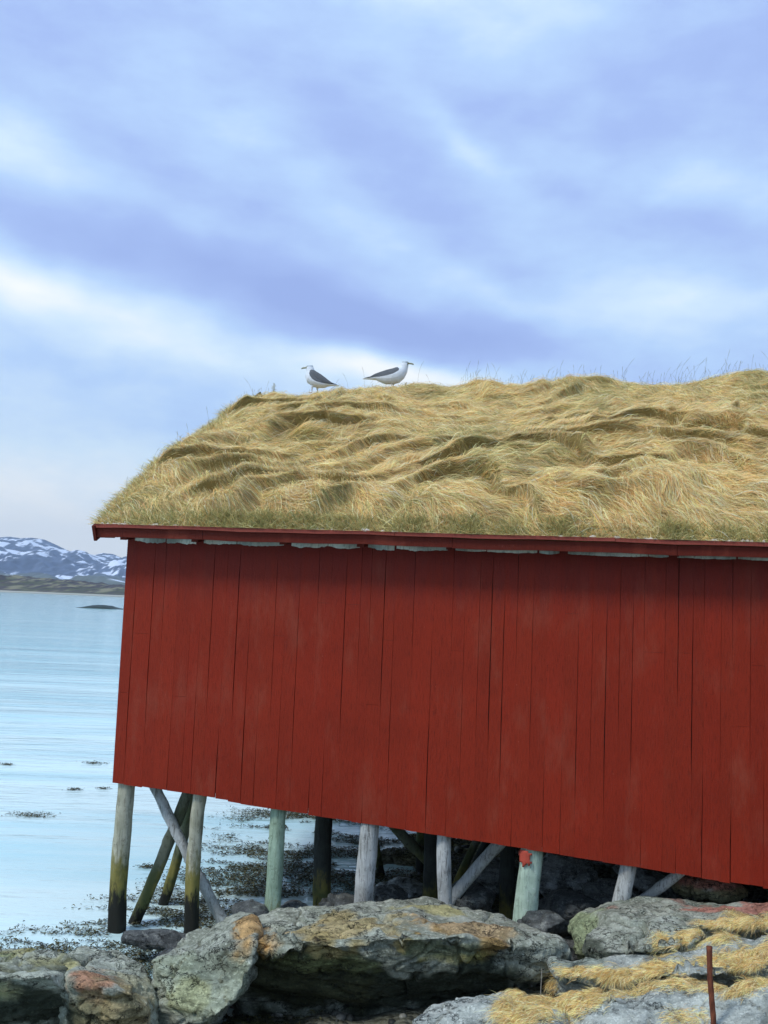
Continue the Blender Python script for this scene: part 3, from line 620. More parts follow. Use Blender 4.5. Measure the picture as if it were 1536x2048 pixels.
# the long overhanging boulder in the middle
big_pts = [P(455, 1858, 8.5), P(500, 1835, 8.8), P(560, 1818, 9.1), P(700, 1806, 9.3), P(850, 1806, 9.25), P(960, 1818, 9.1), P(1060, 1842, 8.8), P(1112, 1868, 8.5),
           P(488, 1888, 7.75), P(560, 1884, 7.62), P(700, 1880, 7.6), P(820, 1872, 7.62), P(930, 1872, 7.68), P(1030, 1892, 7.8), P(1122, 1895, 8.05), P(1126, 1925, 8.15), P(1085, 1955, 8.2),
           P(505, 1925, 7.85), P(760, 1915, 7.66), P(950, 1915, 7.72), P(470, 2060, 8.7), P(700, 2075, 8.55), P(900, 2060, 8.6), P(1060, 2010, 8.5),
           P(500, 1960, 9.8), P(1050, 1950, 9.6), P(800, 1960, 10.0)]
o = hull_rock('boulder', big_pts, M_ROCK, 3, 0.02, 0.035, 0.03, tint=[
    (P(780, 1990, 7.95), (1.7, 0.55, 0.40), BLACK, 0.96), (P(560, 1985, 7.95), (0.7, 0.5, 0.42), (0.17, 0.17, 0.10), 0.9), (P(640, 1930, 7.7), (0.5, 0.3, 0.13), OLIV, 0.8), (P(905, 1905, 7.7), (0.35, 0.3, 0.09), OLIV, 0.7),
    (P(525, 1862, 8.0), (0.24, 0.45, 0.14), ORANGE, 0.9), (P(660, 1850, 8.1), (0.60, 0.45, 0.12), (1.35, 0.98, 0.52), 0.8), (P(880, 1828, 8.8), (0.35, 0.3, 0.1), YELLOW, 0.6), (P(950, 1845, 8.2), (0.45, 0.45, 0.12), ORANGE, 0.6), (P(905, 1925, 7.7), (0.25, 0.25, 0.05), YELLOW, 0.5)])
tag(o, 'long grey boulder with a dark undercut front, before the piles below the wall', 'boulder', 'boulders on the shore')
# its pale faceted neighbour
o = hull_rock('boulder', [P(306, 1922, 7.75), P(345, 1880, 8.3), P(400, 1850, 8.7), P(462, 1838, 8.7), P(505, 1828, 8.7), P(512, 1880, 7.72), P(506, 1935, 7.56), P(478, 1995, 7.45), P(432, 2036, 7.35), P(330, 1990, 7.5), P(385, 2075, 7.4), P(300, 2080, 7.8), P(400, 2080, 8.4), P(480, 1960, 8.8), P(330, 1960, 8.8)],
    M_ROCK, 14, 0.018, 0.03, 0.03, tint=[(P(400, 2000, 7.45), (0.35, 0.3, 0.3), (1.06, 1.10, 0.98), 0.8), (P(345, 1940, 7.7), (0.2, 0.3, 0.3), (0.95, 1.0, 0.86), 0.7), (P(430, 1925, 7.8), (0.15, 0.3, 0.12), (0.5, 0.53, 0.5), 0.7), (P(500, 1850, 8.1), (0.16, 0.4, 0.14), ORANGE, 0.85), (P(360, 2010, 7.4), (0.16, 0.3, 0.12), (1.2, 1.15, 0.7), 0.6)], cracks=1.4)
tag(o, 'pale grey-green faceted boulder leaning against the left end of the long undercut boulder', 'boulder', 'boulders on the shore')
# left corner
o = hull_rock('boulder', [P(-160, 1905, 8.0), P(-60, 1885, 8.2), P(60, 1888, 8.1), P(120, 1905, 8.0), P(170, 1925, 7.8), P(-120, 1950, 7.2), P(0, 1952, 7.1), P(100, 1955, 7.1), P(140, 1990, 7.25), P(-100, 2100, 7.7), P(90, 2100, 7.7), P(150, 2090, 7.9), P(-150, 2000, 9), P(150, 2000, 8.8)],
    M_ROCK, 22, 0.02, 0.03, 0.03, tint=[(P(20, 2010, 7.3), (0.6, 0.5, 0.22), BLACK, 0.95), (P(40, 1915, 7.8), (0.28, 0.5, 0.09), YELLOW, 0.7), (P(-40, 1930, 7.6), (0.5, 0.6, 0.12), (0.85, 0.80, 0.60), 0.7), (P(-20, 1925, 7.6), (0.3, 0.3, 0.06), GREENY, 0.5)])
tag(o, 'low boulder with a black front face and yellow lichen on top, leftmost on the shore', 'boulder', 'boulders on the shore')
o = hull_rock('boulder', [P(118, 1930, 7.9), P(160, 1908, 8.2), P(235, 1910, 8.3), P(285, 1935, 8.0), P(302, 1985, 7.7), P(150, 1965, 7.15), P(215, 1975, 7.05), P(265, 1985, 7.1), P(300, 2040, 7.3), P(110, 1995, 7.4), P(120, 2090, 7.5), P(220, 2100, 7.2), P(310, 2095, 7.5), P(200, 2000, 9)],
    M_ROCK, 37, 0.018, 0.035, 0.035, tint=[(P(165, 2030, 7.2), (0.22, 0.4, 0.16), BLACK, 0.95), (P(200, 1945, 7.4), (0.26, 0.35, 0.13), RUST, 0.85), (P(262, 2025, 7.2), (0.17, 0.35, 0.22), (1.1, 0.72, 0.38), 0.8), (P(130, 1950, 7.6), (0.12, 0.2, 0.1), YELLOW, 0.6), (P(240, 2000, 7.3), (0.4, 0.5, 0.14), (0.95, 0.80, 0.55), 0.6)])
tag(o, 'rust-orange stained boulder between the black-fronted boulder and the pale faceted one', 'boulder', 'boulders on the shore')
# right-hand rocks
o = hull_rock('boulder', [P(1142, 1860, 8.9), P(1152, 1828, 9.2), P(1215, 1804, 9.5), P(1300, 1793, 9.6), P(1420, 1796, 9.4), P(1560, 1800, 9.0), P(1700, 1815, 8.8), P(1150, 1905, 8.6), P(1240, 1850, 8.35), P(1400, 1850, 8.0), P(1560, 1850, 7.8), P(1700, 1870, 7.8), P(1200, 1960, 8.8), P(1650, 1990, 8.6), P(1400, 1900, 10), P(1700, 1900, 10)],
    M_ROCK, 45, 0.022, 0.03, 0.03, tint=[(P(1505, 1805, 8.9), (0.65, 0.6, 0.08), REDP, 0.85), (P(1390, 1802, 9.2), (0.22, 0.4, 0.05), REDP, 0.6), (P(1213, 1822, 9.0), (0.08, 0.4, 0.12), (1.1, 0.55, 0.5), 0.6), (P(1160, 1860, 8.8), (0.2, 0.4, 0.3), GREENY, 0.7)])
tag(o, 'rounded boulder spattered with red paint, right under the low right end of the red wall', 'boulder', 'boulders on the shore')
o = hull_rock('boulder', [P(1160, 1880, 8.0), P(1180, 1855, 8.2), P(1260, 1842, 8.3), P(1350, 1843, 8.1), P(1410, 1862, 7.8), P(1380, 1890, 7.5), P(1250, 1905, 7.6), P(1165, 1905, 7.8), P(1180, 1925, 7.9), P(1300, 1960, 8.0), P(1400, 1940, 7.9), P(1300, 1900, 8.9)],
    M_ROCK, 52, 0.017, 0.02, 0.03, tint=[(P(1190, 1900, 7.8), (0.2, 0.3, 0.05), BLACK, 0.8)], cracks=1.5)
tag(o, 'flat grey cracked boulder in front of the red-spattered boulder', 'boulder', 'boulders on the shore')
o = hull_rock('boulder', [P(1100, 1920, 7.9), P(1200, 1905, 7.9), P(1340, 1905, 7.6), P(1560, 1860, 7.5), P(1720, 1860, 7.4), P(1130, 1950, 7.5), P(1250, 1960, 7.2), P(1400, 1945, 7.0), P(1560, 1925, 6.9), P(1720, 1930, 6.9), P(1150, 2050, 8), P(1700, 2060, 8), P(1100, 2000, 8.2)],
    M_ROCKB, 61, 0.02, 0.03, 0.04, tint=[(P(1150, 1930, 7.6), (0.3, 0.4, 0.12), (0.6, 0.66, 0.58), 0.7), (P(1310, 1925, 7.4), (0.3, 0.3, 0.05), BLACK, 0.7)])
tag(o, 'low dark-seamed rock shelf between the two strips of straw grass', 'boulder', 'boulders on the shore')
o = hull_rock('boulder', [P(828, 2040, 6.5), P(860, 2010, 6.7), P(930, 1990, 6.8), P(1010, 1985, 6.8), P(1080, 1990, 6.7), P(1120, 2050, 6.2), P(820, 2100, 6.4), P(960, 2110, 6.1), P(1120, 2110, 6.1), P(900, 2060, 7.3), P(1100, 2060, 7.3), P(1150, 2010, 6.8)],
    M_ROCKB, 71, 0.016, 0.02, 0.03)
tag(o, 'blue-grey rounded boulder at the bottom, left of the straw grass tongue', 'boulder', 'boulders on the shore')
o = hull_rock('boulder', [P(1100, 2012, 6.7), P(1130, 1992, 6.95), P(1210, 1982, 6.95), P(1300, 1974, 6.85), P(1420, 1980, 6.5), P(1560, 1975, 6.3), P(1720, 1975, 6.2), P(1100, 2110, 6.0), P(1400, 2120, 5.7), P(1720, 2120, 5.6), P(1150, 2100, 7), P(1700, 2050, 7.2)],
    M_ROCKB, 83, 0.017, 0.03, 0.045, cracks=1.5)
tag(o, 'wide blue-grey rock slab with cracks at the foot of the rusty iron rod', 'boulder', 'boulders on the shore')

# dark rocks beneath and behind the house
def lump(px, py, Y, sx, sy, sz, seed, label, mat=None, rz=0.0, vox=0.03, tint=()):
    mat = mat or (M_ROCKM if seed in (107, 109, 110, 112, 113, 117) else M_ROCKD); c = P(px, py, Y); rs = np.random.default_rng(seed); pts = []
    for k in range(26):
        d = rs.normal(0, 1, 3); d /= np.linalg.norm(d); d = d * np.array([sx, sy, sz]) * rs.uniform(0.8, 1.05)
        pts.append(c + np.array([d[0] * cos(rz) - d[1] * sin(rz), d[0] * sin(rz) + d[1] * cos(rz), d[2]]))
    o = hull_rock('shore_rock', pts, mat, seed, vox, 0.03, 0.03, smooth_it=3, tint=tint); tag(o, label, 'rock', 'dark rocks around the piles'); return o
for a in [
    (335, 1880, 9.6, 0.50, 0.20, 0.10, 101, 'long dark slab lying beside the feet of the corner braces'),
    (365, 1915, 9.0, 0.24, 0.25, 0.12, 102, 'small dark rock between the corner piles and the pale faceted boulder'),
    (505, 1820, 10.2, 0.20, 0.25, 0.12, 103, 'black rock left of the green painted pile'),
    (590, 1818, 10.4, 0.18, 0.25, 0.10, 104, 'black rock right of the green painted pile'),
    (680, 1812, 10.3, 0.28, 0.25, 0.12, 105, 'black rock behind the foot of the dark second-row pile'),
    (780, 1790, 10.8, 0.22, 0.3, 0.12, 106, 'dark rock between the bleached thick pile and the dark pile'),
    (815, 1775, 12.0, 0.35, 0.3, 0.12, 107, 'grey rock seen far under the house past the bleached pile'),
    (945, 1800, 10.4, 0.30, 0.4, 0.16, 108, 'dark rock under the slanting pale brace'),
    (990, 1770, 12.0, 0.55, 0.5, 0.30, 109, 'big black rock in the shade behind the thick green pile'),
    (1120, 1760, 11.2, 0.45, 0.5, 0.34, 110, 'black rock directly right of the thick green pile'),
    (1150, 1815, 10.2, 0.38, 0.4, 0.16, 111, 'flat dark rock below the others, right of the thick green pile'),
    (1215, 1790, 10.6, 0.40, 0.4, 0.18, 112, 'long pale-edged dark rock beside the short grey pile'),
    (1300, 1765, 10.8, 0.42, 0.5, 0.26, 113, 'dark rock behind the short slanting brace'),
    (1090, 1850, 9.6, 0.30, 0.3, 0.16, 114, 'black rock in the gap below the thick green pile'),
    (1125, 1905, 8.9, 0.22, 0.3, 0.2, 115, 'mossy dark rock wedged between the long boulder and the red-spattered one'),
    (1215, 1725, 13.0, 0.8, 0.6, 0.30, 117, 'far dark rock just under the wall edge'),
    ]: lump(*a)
lump(1420, 1772, 9.9, 0.34, 0.25, 0.11, 120, 'rust-red painted block under the low right end of the wall', M_ROCK, vox=0.02, tint=[(P(1420, 1760, 9.8), (0.5, 0.5, 0.10), REDP, 0.9), (P(1420, 1785, 9.8), (0.5, 0.5, 0.08), (0.7, 0.6, 0.35), 0.8)])

# ------------------------------------------------------------------ terrain, beach, water
def shore_x(y): return np.interp(y, [-5, 3, 6.5, 8.0, 9.5, 11, 13, 15, 18, 24, 40, 80], [-7, -5.5, -3.2, -2.2, -0.9, 0.2, 0.6, 0.7, 0.9, 2.2, 9, 40])
def ground_z(x, y):
    t_ = x - shore_x(y); a = p3(x, y)
    z = np.where(t_ > 0, 0.10 * t_, 0.12 * t_)
    z = np.clip(z, -1.6, 3.2); z = z + np.clip((5.6 - y) * 0.2, 0, 1.2) * sst(t_, 0, 4)
    z = z + 0.9 * sst(y, 12.5, 19) * sst(t_, 0.1, 3.0) * sst(40 - y, 0, 20) * 0.9
    return z + (0.10 * fbm(a * 0.7, 3, 3) + 0.045 * fbm(a * 3.1, 8, 3)).reshape(np.shape(x))
xs = np.concatenate([np.linspace(-60, -8, 30), np.linspace(-7.9, 9, 240), np.linspace(9.3, 90, 50)]); ys = np.concatenate([np.linspace(-30, 3.5, 20), np.linspace(3.7, 22, 240), np.linspace(22.5, 90, 60)])
gx, gy = np.meshgrid(xs, ys); gz = ground_z(gx, gy)
m, t, b, o = new_mat('shingle_beach'); g = t.n('ShaderNodeNewGeometry').outputs['Position']
vo = t.n('ShaderNodeTexVoronoi'); t.put(vo.inputs['Vector'], g); vo.inputs['Scale'].default_value = 16
sp = t.n('ShaderNodeSeparateXYZ'); t.put(sp.inputs[0], g)
nn_ = t.noise(g, 2.0, 6, 0.65); base = t.mix(t.step(nn_, 0.38, 0.65), srgb(66, 68, 56), srgb(118, 118, 98))
base = t.mix(t.m('MULTIPLY', vo.outputs['Color'], 0.5), base, srgb(120, 120, 108))
dry = t.step(t.m('ADD', sp.outputs[1], t.m('MULTIPLY', nn_, 3.0)), 14.0, 17.5)
base = t.mix(t.m('MULTIPLY', dry, 0.85), base, t.mix(t.noise(g, 6, 5, 0.7), srgb(132, 130, 78), srgb(196, 188, 134)))
t.put(b.inputs['Base Color'], base); b.inputs['Roughness'].default_value = 0.7
bump(t, b, t.m('SUBTRACT', t.m('MULTIPLY', t.noise(g, 22, 5, 0.6), 0.6), vo.outputs['Distance']), 1.0, 0.05)
tag(link('shore_ground', np_mesh('shore_ground', np.stack([gx, gy, gz], -1).reshape(-1, 3), grid(len(xs), len(ys))), m, None, True), kind='structure')

# water: one large sheet, finely rippled near the camera
def wgrid():
    xs = np.concatenate([-np.geomspace(6400, 30, 24), np.linspace(-28, 30, 40), np.geomspace(32, 6400, 24)]); ys = np.concatenate([np.linspace(-300, 0, 8), np.linspace(4, 60, 30), np.geomspace(65, 6400, 40)])
    gx, gy = np.meshgrid(xs, ys); return np.stack([gx, gy, gx * 0], -1).reshape(-1, 3), grid(len(xs), len(ys))
m, t, b, o = new_mat('sea_water'); g = t.n('ShaderNodeNewGeometry').outputs['Position']
sp = t.n('ShaderNodeSeparateXYZ'); t.put(sp.inputs[0], g)
shal = t.step(t.m('ADD', sp.outputs[1], t.m('MULTIPLY_ADD', t.noise(t.mapv(g, (0.15, 0.5, 1)), 0.5, 4, 0.6), 26, -13)), 12, 60)
patch = t.step(t.noise(t.mapv(g, (0.06, 0.5, 1)), 1.0, 5, 0.6), 0.40, 0.62)
near = t.mix(patch, (0.68, 0.88, 0.87), (0.48, 0.76, 0.80)); far = (0.30, 0.64, 0.70)
t.put(b.inputs['Base Color'], t.mix(shal, near, far)); b.inputs['Roughness'].default_value = 0.09; b.inputs['IOR'].default_value = 1.33; b.inputs['Specular IOR Level'].default_value = 0.9
wv1 = t.noise(t.mapv(g, (0.30, 1.3, 1), (0, 0, radians(-3))), 1.3, 5, 0.6, 0.5); wv2 = t.noise(t.mapv(g, (0.7, 2.2, 1)), 3.4, 4, 0.6)
wv3 = t.noise(t.mapv(g, (0.03, 0.14, 1)), 1.2, 6, 0.65)
calm = t.step(t.noise(t.mapv(g, (0.05, 0.22, 1)), 1.0, 4, 0.6), 0.35, 0.65)
hh = t.m('ADD', t.m('MULTIPLY', wv1, 0.55), t.m('MULTIPLY', wv2, 0.22)); hh = t.m('MULTIPLY', hh, t.m('MULTIPLY_ADD', calm, 0.7, 0.3))
hh = t.m('ADD', hh, t.m('MULTIPLY', wv3, 2.2)); bump(t, b, hh, 0.62, 0.12)
wV, wF = wgrid(); wobj = link('sea', np_mesh('sea', wV, wF), m); tag(wobj, kind='structure')

# rockweed lying in bands at the water's edge: many small fronds
def weed():
    P0, Wd, Sd, Cc = [], [], [], []
    def add(x, y, n_, sx, sy):
        pass
    N = 270000; px = RNG.uniform(-120, 1120, N); py = RNG.uniform(1640, 1960, N)
    # ground positions by sampling the flat shore between 8 and 20 m out
    y = RNG.uniform(7.6, 17.5, N); x = RNG.uniform(-5.4, 2.6, N); sx = x - shore_x(y)
    a = p3(x, y)
    dn = 0.5 + 0.5 * fbm(a * [0.9, 2.6, 1], 17, 4); dn2 = 0.5 + 0.5 * fbm(a * [3.0, 7.0, 1], 19, 3)
    band = sst(sx, np.where(y < 11.6, -3.6, -3.3), np.where(y < 11.6, -2.3, -2.0)) * (1 - sst(sx, 0.9, 2.0))
    pr_ = band * sst(dn * 0.6 + dn2 * 0.5, 0.42, 0.68)
    k = RNG.random(N) < pr_; x, y = x[k], y[k]
    # stray rafts further out
    rafts = [(60, 1631, 26), (190, 1527, 16), (15, 1530, 10), (150, 1580, 10), (205, 1578, 8), (690, 1622, 10), (735, 1650, 22), (295, 1735, 12)]
    for (qx, qy, hw) in rafts:
        d = ray(qx, qy); T = -EYE / d[2]; c = O3 + d * T; sc_ = T / FPX; n_ = int(hw * 11)
        xx = c[0] + RNG.normal(0, 0.5, n_) * hw * sc_ * 1.7; yy = c[1] + RNG.normal(0, 0.5, n_) * 0.85 * hw * sc_
        x = np.concatenate([x, xx]); y = np.concatenate([y, yy])
    n = len(x); gzv = np.maximum(ground_z(x, y), 0.0)
    base = np.stack([x, y, gzv + 0.006], -1); th = RNG.uniform(0, 2 * pi, n); L = RNG.uniform(0.02, 0.065, n)
    pts = []
    up = RNG.random(n) ** 2 * 0.035
    for kk in range(4):
        f = kk / 3; pts.append(base + np.stack([np.cos(th) * L * (f - 0.5), np.sin(th) * L * (f - 0.5), up * np.sin(pi * (0.15 + f * 0.7)) + 0.004 * f], -1))
    pts = np.stack(pts, 1); side = np.stack([-np.sin(th), np.cos(th), RNG.normal(0, 0.6, n)], -1); side /= np.linalg.norm(side, axis=1, keepdims=True)
    W = RNG.uniform(0.006, 0.014, (n, 1)) * np.array([0.6, 1, 0.8, 0.25])
    cols = np.array([srgb(70, 70, 42), srgb(86, 84, 52), srgb(50, 52, 36), srgb(104, 100, 64), srgb(76, 80, 66)])[RNG.integers(0, 5, n)] * RNG.uniform(0.6, 1.15, (n, 1))
    V, F, C = ribbons(pts, W, side, cols); return np_mesh('rockweed', V, F, C)
tag(link('rockweed', weed(), M_WEED), 'dark olive rockweed floating and stranded along the waterline', 'seaweed', None, 'stuff')

# stones and pebbles on the beach
def pebbles():
    bm = bmesh.new(); bmesh.ops.create_icosphere(bm, subdivisions=1, radius=1.0); bv = np.array([v.co[:] for v in bm.verts]); bf = np.array([[v.index for v in f.verts] for f in bm.faces]); bm.free()
    N = 9000; y = RNG.uniform(6, 22, N); x = RNG.uniform(-3.5, 8, N); k = (x - shore_x(y)) > -0.1; x, y = x[k], y[k]; n = len(x)
    s_ = 0.014 + 0.055 * RNG.random(n) ** 3; z = ground_z(x, y) + s_ * 0.2
    sc_ = s_[:, None] * RNG.uniform(0.6, 1.3, (n, 3)) * [1, 1, 0.65]; V = bv[None] * sc_[:, None, :] * RNG.uniform(0.86, 1.1, (n, len(bv), 1)) + np.stack([x, y, z], -1)[:, None]
    F = bf[None] + (np.arange(n) * len(bv))[:, None, None]; c = np.array([srgb(96, 98, 94), srgb(60, 62, 58), srgb(130, 130, 120), srgb(78, 74, 60), srgb(44, 46, 44)])[RNG.integers(0, 5, n)]
    return np_mesh('pebbles', V.reshape(-1, 3), F.reshape(-1, 3), np.repeat(c, len(bv), 0))
mp, t, b, o = new_mat('pebble'); at = t.n('ShaderNodeAttribute', attribute_name='Col').outputs['Color']; g = t.n('ShaderNodeNewGeometry').outputs['Position']
t.put(b.inputs['Base Color'], t.mix(1.0, at, t.ramp(t.noise(g, 50, 4, 0.6), [(0.3, 0.6), (0.7, 1.3)]), 'MULTIPLY')); b.inputs['Roughness'].default_value = 0.6
tag(link('pebbles', pebbles(), mp, None, True), 'grey and brown pebbles strewn over the beach among the rocks', 'pebbles', None, 'stuff')

# ------------------------------------------------------------------ straw grass on the right-hand rocks
from mathutils.bvhtree import BVHTree
_bv, _bf = [], []
for o_ in [o for o in COL.objects if o.name.startswith('boulder')]:
    k0 = sum(len(v) for v in _bv); me_ = o_.data; nv_ = len(me_.vertices); a_ = np.empty(nv_ * 3, np.float32); me_.vertices.foreach_get('co', a_); _bv.append(a_.reshape(-1, 3))
    _bf += [tuple(k0 + i for i in p.vertices) for p in me_.polygons]
ROCKS = BVHTree.FromPolygons([tuple(v) for v in np.concatenate(_bv).tolist()], _bf); _bv = _bf = None
def in_poly(x, y, pl):
    r_ = np.zeros(len(x), bool)
    for (x0, y0), (x1, y1) in zip(pl, pl[1:] + pl[:1]):
        c_ = ((y0 > y) != (y1 > y)) & (x < (x1 - x0) * (y - y0) / (y1 - y0 + 1e-9) + x0); r_ ^= c_
    return r_
def rock_grass(name, label, pl, N, Lr, seed, thin=0.0):
    """patches rooted on the rock surface; the outline is where the patch was measured, roots spread a little beyond it"""
    rs = np.random.default_rng(seed); p_ = np.array(pl); px = rs.uniform(p_[:, 0].min() - 10, p_[:, 0].max(), N); py = rs.uniform(p_[:, 1].min() - 10, p_[:, 1].max() + 10, N)
    jx = px + 14 * vnoise(p3(px / 26, py / 14), seed) + 6 * vnoise(p3(px / 7, py / 5), seed + 1); jy = py + 9 * vnoise(p3(px / 30, py / 14), seed + 2) + 5 * vnoise(p3(px / 8, py / 5), seed + 3)
    k = in_poly(jx, jy, pl) & (vnoise(p3(px / 34, py / 9), seed + 4) + 0.5 * vnoise(p3(px / 9, py / 4), seed + 5) > -0.9 + thin); px, py = px[k], py[k]
    B, Nn = [], []
    for x, y in zip(px, py):
        h_ = ROCKS.ray_cast(Vector(O3), Vector(ray(x, y)).normalized())
        if h_[0] is None: continue
        q = h_[0] + Vector((rs.normal(0, 0.03), rs.normal(0.01, 0.04), 0)); g_ = ROCKS.ray_cast(q + Vector((0, 0, 0.12)), Vector((0, 0, -1)))
        if g_[0] is None or g_[1].z < 0.08: continue
        B.append(tuple(g_[0])); Nn.append(tuple(g_[1]))
    base = np.array(B); nr = np.array(Nn); n = len(base)
    nz = vnoise(base * 5, seed + 7); nz2 = vnoise(base * 16, seed + 8); th = -2.9 + 0.8 * nz + 0.4 * nz2 + rs.normal(0, 0.4, n)
    d = np.stack([np.cos(th), np.sin(th) * 0.8, np.zeros(n)], -1); d -= nr * (d * nr).sum(1)[:, None]; d /= np.linalg.norm(d, axis=1, keepdims=True) + 1e-9
    L = rs.uniform(*Lr, n) * (0.75 + 0.5 * np.clip(nz + 0.5, 0, 1)); lf = rs.uniform(0.002, 0.018, n) * (1 + 0.8 * nz2) + 0.012 * np.clip(nz + nz2, 0, 1); bd = rs.normal(0, 0.3, (n, 3)) * [1, 1, 0.2]
    pts = [base + (d * f_ + bd * f_ * f_ * 0.5) * L[:, None] + nr * (lf * sin(pi * (f_ * 0.85 + 0.05)) - 0.004)[:, None] - np.array([0, 0, 0.12]) * (L * f_ * f_)[:, None] for f_ in np.linspace(0, 1, 6)]
    pts = np.stack(pts, 1); side = np.cross(pts[:, -1] - pts[:, 0], nr + rs.normal(0, 0.5, (n, 3))); side /= np.linalg.norm(side, axis=1, keepdims=True) + 1e-9
    W = rs.uniform(0.0012, 0.0026, (n, 1)) * np.array([.8, 1, 1, .9, .6, .15]); dull = rs.random(n) < (0.16 + 0.3 * (nz2 > 0.25))
    col = blade_cols(n, np.full(n, 0.05)) * np.where(dull[:, None], np.array([0.75, 0.7, 0.64]), np.array([1.12, 1.17, 1.16]))
    V, F, C = ribbons(pts, W, side, col); tag(link(name, np_mesh(name, V, F, C), M_GRASS), label, 'grass', None, 'stuff')
rock_grass('straw_grass', 'upper strip of dry straw grass lying over the rock shelf at the right edge', [(1312, 1895), (1340, 1870), (1400, 1853), (1440, 1838), (1536, 1836), (1700, 1830), (1700, 1872), (1536, 1868), (1450, 1872), (1400, 1882), (1330, 1900)], 90000, (0.04, 0.10), 5)
rock_grass('straw_grass', 'lower tongue of dry straw grass running down between the blue-grey rocks', [(1000, 2032), (1030, 1992), (1110, 1962), (1180, 1946), (1300, 1937), (1400, 1927), (1460, 1907), (1536, 1896), (1700, 1885), (1700, 1965), (1536, 1972), (1440, 1985), (1330, 1980), (1250, 1990), (1180, 2010), (1150, 2030), (1090, 2045), (1020, 2050)], 230000, (0.04, 0.095), 6, -0.45)
rock_grass('straw_grass', 'small tufts of straw grass in a crack of the slab at the bottom edge', [(1330, 2040), (1400, 2028), (1420, 2038), (1395, 2050), (1340, 2052)], 5000, (0.04, 0.09), 7, 0.2)

# rusty iron rod
m, t, b, o = new_mat('rusty_iron'); co = obj_co(t); n_ = t.noise(t.mapv(co, (1, 1, 0.4)), 45, 6, 0.7)
t.put(b.inputs['Base Color'], t.ramp(n_, [(0.3, srgb(70, 38, 28)), (0.55, srgb(116, 66, 46)), (0.75, srgb(150, 92, 62))])); b.inputs['Roughness'].default_value = 0.85; bump(t, b, n_, 0.8, 0.004)
pb_ = P(1428, 2085, 6.0); pt_ = P(1418, 1893, 6.02); bm = bmesh.new(); ax = pt_ - pb_; K = 24
prev = None; r = 0.0165
for k in range(K + 1):
    f = k / K; c = pb_ + ax * f + np.array([0.003 * sin(f * 7), 0, 0]); rr_ = r * (1 + 0.05 * sin(k * 2.1) + (0.10 if k >= K - 1 else 0)); q = []
    for i_ in range(10):
        th = 2 * pi * i_ / 10; q.append(bm.verts.new((c[0] + rr_ * cos(th) * (1 + 0.05 * sin(k + i_)), c[1] + rr_ * sin(th), c[2])))
    if prev:
        for i_ in range(10): bm.faces.new((prev[i_], prev[(i_ + 1) % 10], q[(i_ + 1) % 10], q[i_]))
    else: bm.faces.new(q[::-1])
    prev = q
bm.faces.new(prev); tag(bm_obj('iron_rod', bm, m, None, True), 'rusty brown iron rod standing upright in the blue-grey slab', 'rod')
# a single bleached stalk in front of the long boulder
a_ = P(1081, 1990, 7.3); N = 1; pts = np.array([[a_ + np.array([0.004 * k - 0.006 * k * 0.5, 0, 0.036 * k]) for k in range(6)]])
V, F, C = ribbons(pts, np.full((1, 6), 0.0045), np.array([[1.0, 0, 0]]), np.array([srgb(190, 186, 170)])); tag(link('dry_stalk', np_mesh('dry_stalk', V, F, C), M_GRASS), 'single thin bleached stalk standing before the right end of the long boulder', 'stalk')

# ------------------------------------------------------------------ far shore
def terr_mat(name, rough=0.95):
    m, t, b, o = new_mat(name); at = t.n('ShaderNodeAttribute', attribute_name='Col').outputs['Color']; t.put(b.inputs['Base Color'], at); b.inputs['Roughness'].default_value = rough; return m
def px2x(px, py, Y): return P(px, py, Y)
ML = [(0, 1076), (24, 1074), (46, 1077), (67, 1075), (91, 1079), (113, 1089), (139, 1102), (164, 1105), (193, 1110), (210, 1106), (226, 1108), (248, 1118), (300, 1125), (360, 1118), (450, 1135), (560, 1150)]
YM = 4200.0; mp_ = np.array([P(a, b_, YM) for a, b_ in ML]); rx = np.concatenate([[-9000, -4200, -3000, -2300], mp_[:, 0], [1500, 3500, 9000]]); rz = np.concatenate([[150, 260, 180, 235], mp_[:, 2], [90, 160, 60]])
xs = np.concatenate([np.linspace(-6500, -2000, 60), np.linspace(-1990, -700, 420), np.linspace(-690, 6500, 140)]); ts = np.linspace(0, 1, 150)
gx, gt = np.meshgrid(xs, ts); gy = 2300 + 1900 * gt; hgt = np.interp(gx, rx, rz) - 8
gxx = gx * (gy / YM)            # ridgelines fan toward the viewer so the slope keeps its outline
a3 = p3(gx / 240, gy / 420); rg = fbm(a3, 31, 5).reshape(gx.shape); rg2 = np.abs(fbm(a3 * 2.6, 41, 4)).reshape(gx.shape)
env = gt ** 0.8; z = hgt * env * (1 + 0.0 * gt) + (34 * rg - 22 * rg2) * np.sin(pi * np.clip(gt, 0, 1)) ** 0.8 * 0.9 + 8 * env; z = np.where(gt > 0.985, hgt + 8 + 3 * rg, z)
V = np.stack([gx, gy, z], -1).reshape(-1, 3)
sn = fbm(p3(gx / 42, gt * 20, 0), 51, 5).reshape(gx.shape); sn2 = fbm(p3(gx / 11, gt * 46, 0), 53, 3).reshape(gx.shape)
snow = sst(sn * 0.75 + sn2 * 0.45 + 0.75 * (gt - 0.42) - 0.9 * np.clip(gt - 0.9, 0, 1) * 4, 0.30, 0.46)
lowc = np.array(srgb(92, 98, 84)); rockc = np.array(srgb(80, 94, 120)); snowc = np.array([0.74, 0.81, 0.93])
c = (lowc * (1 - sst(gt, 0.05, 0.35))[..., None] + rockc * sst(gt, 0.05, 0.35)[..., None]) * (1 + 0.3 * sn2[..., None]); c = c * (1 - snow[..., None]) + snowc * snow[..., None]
bk = V[-len(xs):].copy(); bk[:, 1] += 1500; bk[:, 2] = -20; V = np.concatenate([V, bk]); c = np.concatenate([c.reshape(-1, 3), np.tile(rockc, (len(xs), 1))])
